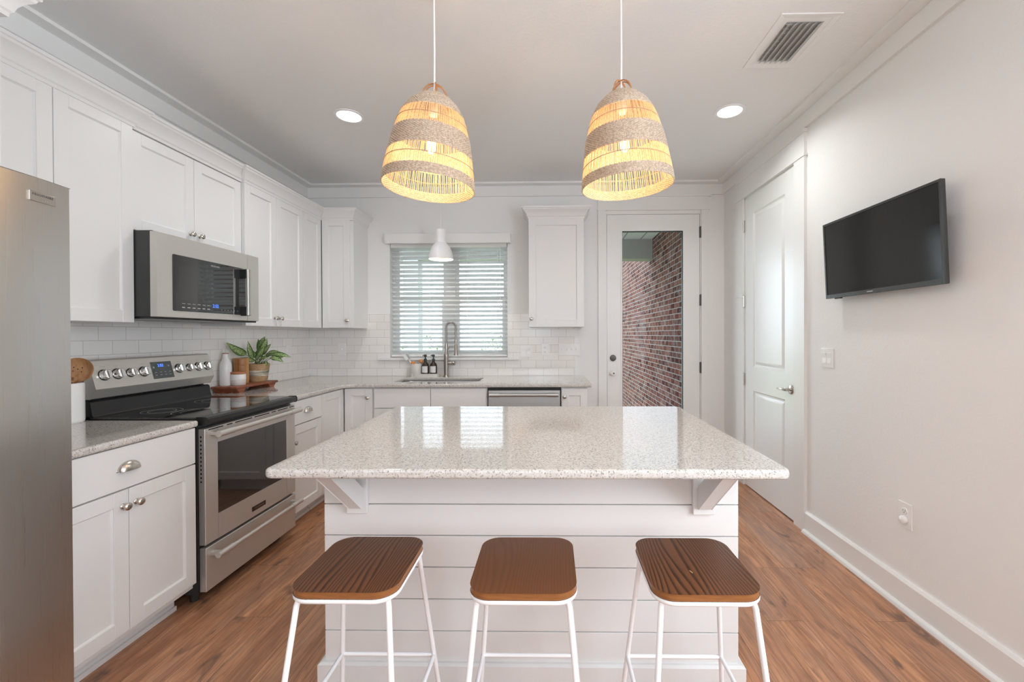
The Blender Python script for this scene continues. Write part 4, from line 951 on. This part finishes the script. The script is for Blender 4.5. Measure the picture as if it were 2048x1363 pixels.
bx = thing('riser_board', (-2.30, 3.21, CZ), 'red brown wooden footed riser board under the plant and bottle', 'riser board')
b = MB(); b.box(-2.393, -2.208, 2.978, 3.440, CZ + .030, CZ + .047, .004, 2)
b.build('board', 'red_board', bx)
for y in (3.035, 3.375): MB().prism([(y - .020, CZ), (y + .020, CZ), (y + .024, CZ + .010), (y + .034, CZ + .018), (y + .044, CZ + .031), (y - .044, CZ + .031), (y - .034, CZ + .018), (y - .024, CZ + .010)], 'x', -2.388, -2.214, .002, 1).build('foot', 'red_board', bx)
TZb = CZ + .0472
ob = thing('oil_bottle', (-2.352, 3.068, TZb), 'tall white oil bottle with cork and metal spout', 'bottle')
c = (-2.352, 3.068, TZb)
MB().lathe([(0, 0), (.035, 0), (.0375, .004), (.0375, .140), (.034, .160), (.024, .185), (.018, .198), (.0165, .220), (.018, .224), (.018, .228), (0, .228)], c, 36).build('body', 'white_ceramic', ob)
MB().lathe([(.019, .2282), (.019, .234), (0, .234)], c, 20).build('cork', 'cork', ob)
MB().tube([(c[0], c[1], TZb + .234), (c[0], c[1], TZb + .262), (c[0] + .005, c[1] - .003, TZb + .284)], [.0045, .0038, .003], 8).build('spout', 'bright_chrome', ob)
jr = thing('candle_jar', (-2.284, 3.098, TZb), 'small round jar with wooden lid and white label in front of the wood block', 'jar')
c = (-2.284, 3.098, TZb)
MB().lathe([(0, 0), (.044, 0), (.047, .004), (.048, .03), (.047, .078), (.044, .080), (0, .080)], c, 36).build('body', 'stone_jar', jr)
MB().lathe([(.0477, .040), (.0486, .041), (.0480, .076), (.0470, .0765)], c, 36).build('label', 'label_paper', jr)
MB().lathe([(0, .0802), (.046, .0802), (.047, .083), (.047, .092), (.045, .095), (0, .096)], c, 36).build('lid', 'cork', jr)
wb = thing('wooden_canister', (-2.352, 3.225, TZb), 'tall striped acacia wood canister between the jar and plant', 'canister')
c = (-2.352, 3.225, TZb)
MB().lathe([(0, 0), (.047, 0), (.049, .003), (.049, .134), (0, .134)], c, 36).build('body', 'acacia', wb)
MB().lathe([(0, .1345), (.049, .1345), (.0495, .137), (.0495, .186), (.048, .189), (0, .189)], c, 36).build('lid', 'acacia', wb)
pl = thing('potted_plant', (-2.318, 3.362, TZb), 'green variegated leafy plant in a woven rope basket', 'plant')
c = (-2.318, 3.362, TZb); b = MB(); z = .004; rp = lambda z: .058 + .020 * (z / .137) ** .8
b2 = MB()
while z < .137:
    tgt = b2 if .040 < z < .085 else b
    tgt.tube([(c[0] + rp(z) * math.cos(2 * PI * j / 40), c[1] + rp(z) * math.sin(2 * PI * j / 40), c[2] + z) for j in range(40)], .0042, 6, closed=True); z += .0072
b.lathe([(0, .002), (.056, .002), (.074, .134), (.070, .134), (.054, .008), (0, .008)], c, 32)
b.build('basket', 'rope_pot', pl, smooth=60); b2.build('painted_band', 'pot_band', pl, smooth=60)
MB().lathe([(.072, .122), (.03, .130), (0, .131)], c, 24).build('soil', 'soil', pl)
def leaf(base, tip, wd, bend, fold, roll):
    base, tip = Vector(base), Vector(tip); d = tip - base; L_ = d.length; d.normalize(); sd = d.cross(Vector((.45, -.85, .25))).normalized(); n = sd.cross(d)
    sd = sd * math.cos(roll) + n * math.sin(roll); n = sd.cross(d); b = MB(); uv = []; N = 9
    for i in range(N + 1):
        t_ = i / N; w = wd * math.sin(PI * min(1, t_ ** .75)) ** .9 + .0004; mid = base + d * L_ * t_ + n * bend * math.sin(PI * t_) * L_
        for k, s_ in enumerate((-1, -.5, 0, .5, 1)):
            b.v.append(tuple(mid + sd * w * s_ + n * abs(s_) * fold * w)); uv.append((.5 + s_ * .5, t_))
    for i in range(N):
        for k in range(4): a = i * 5 + k; b.f.append((a, a + 1, a + 6, a + 5))
    b.uv = uv; return b
LV = [((-21, 19), (-54, 44), .022), ((-4, 10), (-10, 46), .015), ((4, 28), (17, 55), .019), ((11, 27), (24, 51), .016), ((19, 21), (43, 25), .012), ((20, 18), (64, 12), .017), ((28, 13), (58, 3), .018), ((18, 5), (23, -5), .011),
      ((6, 14), (21, 34), .016), ((-2, 16), (8, 33), .014), ((10, 14), (30, 22), .014), ((0, 8), (14, 22), .013), ((-10, 12), (-26, 30), .014), ((8, 9), (26, 13), .012), ((14, 18), (33, 40), .015), ((2, 20), (-2, 50), .015), ((22, 10), (48, 14), .014), ((-6, 6), (-34, 14), .013)]
rnd = random.Random(5); sx_ = .00392
stems = MB()
for i, ((bu, bv), (tu, tv_), wd) in enumerate(LV):
    dy = rnd.uniform(-.03, .045) if i > 7 else rnd.uniform(-.035, .02)
    P_of = lambda a, h, g: (c[0] + (a * sx_ if a > 0 else a * .0010), c[1] + dy * g + (0 if a > 0 else a * .0048), c[2] + .137 + h * sx_)
    base, tip = P_of(bu, bv, 1), P_of(tu, tv_, 1.5)
    leaf(base, tip, wd * 1.35, rnd.uniform(.04, .13), rnd.uniform(.1, .35), rnd.uniform(-.4, .4)).build('leaf', 'leaf', pl, smooth=60)
    r0 = (c[0] + rnd.uniform(-.022, .022), c[1] + rnd.uniform(-.022, .022), c[2] + .122)
    stems.tube([r0, ((r0[0] * .55 + base[0] * .45), (r0[1] * .55 + base[1] * .45), (r0[2] + base[2]) / 2 + .004), base], [.003, .0024, .0018], 6)
stems.build('stems', 'leaf_stem', pl, smooth=60)

# caddy by the faucet
cy_ = 4.160
ca = thing('sink_caddy', (-1.227, cy_, CZ), 'white caddy for brushes and bottles beside the faucet', 'caddy')
b = MB(); pr_ = rrect(-1.363, -1.091, cy_ - .045, cy_ + .045, .03, 6); n = len(pr_); inn = rrect(-1.358, -1.096, cy_ - .040, cy_ + .040, .027, 6)
b.add([(x, y, CZ) for x, y in pr_] + [(x, y, CZ + .032) for x, y in pr_] + [(x, y, CZ + .032) for x, y in inn] + [(x, y, CZ + .006) for x, y in inn],
      [tuple(range(n))[::-1]] + [(k * n + j, k * n + (j + 1) % n, (k + 1) * n + (j + 1) % n, (k + 1) * n + j) for k in range(3) for j in range(n)] + [tuple(range(3 * n, 4 * n))]); b.build('tray', 'cream_ceramic', ca)
MB().lathe([(0, .0062), (.048, .0062), (.0500, .010), (.0510, .122), (.049, .125), (.046, .122), (.045, .012), (0, .012)], (-1.309, cy_, CZ), 36).build('cup', 'cream_ceramic', ca)
for x, lb in ((-1.221, 'brown glass pump bottle next to the white brush cup'), (-1.1425, 'brown glass pump bottle next to the faucet')):
    r = thing('soap_bottle', (x, cy_ - .004, CZ + .0062), lb, 'bottle', 'brown pump bottles in the sink caddy'); cc = (x, cy_ - .004, CZ + .0062)
    MB().lathe([(0, 0), (.030, 0), (.034, .004), (.034, .102), (.030, .118), (.018, .132), (.0125, .138), (.0125, .150), (0, .150)], cc, 28).build('body', 'amber_glass', r)
    b = MB(); vs = []; K = 10
    for k in range(K + 1):
        a = math.radians(-90 - 52 + 104 * k / K); vs += [(x + .0346 * math.cos(a), cc[1] + .0346 * math.sin(a), cc[2] + .036), (x + .0346 * math.cos(a), cc[1] + .0346 * math.sin(a), cc[2] + .098)]
    b.add(vs, [(2 * k, 2 * k + 2, 2 * k + 3, 2 * k + 1) for k in range(K)]); b.build('label', 'label_paper', r)
    pm = MB().lathe([(.014, .1502), (.014, .166), (.0105, .170), (.0055, .172), (.0055, .186), (.0125, .188), (.0135, .204), (.010, .210), (0, .210)], cc, 18).build('pump', 'dark_pump', r)
    MB().tube([(x, cc[1], cc[2] + .202), (x - .012, cc[1] - .016, cc[2] + .203), (x - .019, cc[1] - .026, cc[2] + .198)], [.0055, .0045, .004], 8).build('nozzle', 'dark_pump', pm)
def brush(tip, head, name, label, headmat, kind):
    r = thing(name, tip, label, 'brush', 'brushes in the sink caddy'); a, h = Vector(tip), Vector(head); d = (h - a).normalized()
    MB().tube([a, a.lerp(h, .5), h], [.0065, .006, .0055], 8).build('handle', 'white_plastic' if kind != 'wood' else 'birch_edge', r)
    if kind == 'pad':
        e = Vector((0, 1, 0)); s_ = d.cross(e); f = lambda p, q_, t_: tuple(h + s_ * p + e * q_ + d * t_)
        MB(f).box(-.012, .024, -.018, .018, -.03, .028, .006, 2).build('head', 'white_plastic', r); MB(f).box(-.028, -.0125, -.018, .018, -.028, .026, .004, 2).build('scrub_pad', 'blade_grey', r)
    else: MB().lathe([(.008, -.014), (.017, -.008), (.020, .004), (.016, .016), (0, .022)], tuple(h), 18).build('bristles', headmat, r)
brush((-1.275, cy_ - .005, CZ + .015), (-1.395, cy_ - .03, 1.108), 'dish_brush', 'white scrub brush with grey pad leaning out of the caddy cup', 'blade_grey', 'pad')
brush((-1.335, cy_ + .008, CZ + .015), (-1.270, cy_ + .018, 1.060), 'dish_brush', 'round brush with orange bristles next to the brown bottles', 'orange_bristle', 'white')
brush((-1.290, cy_ - .012, CZ + .016), (-1.338, cy_ - .02, 1.046), 'dish_brush', 'short brush with orange bristles at the outer rim of the cup', 'orange_bristle', 'white')
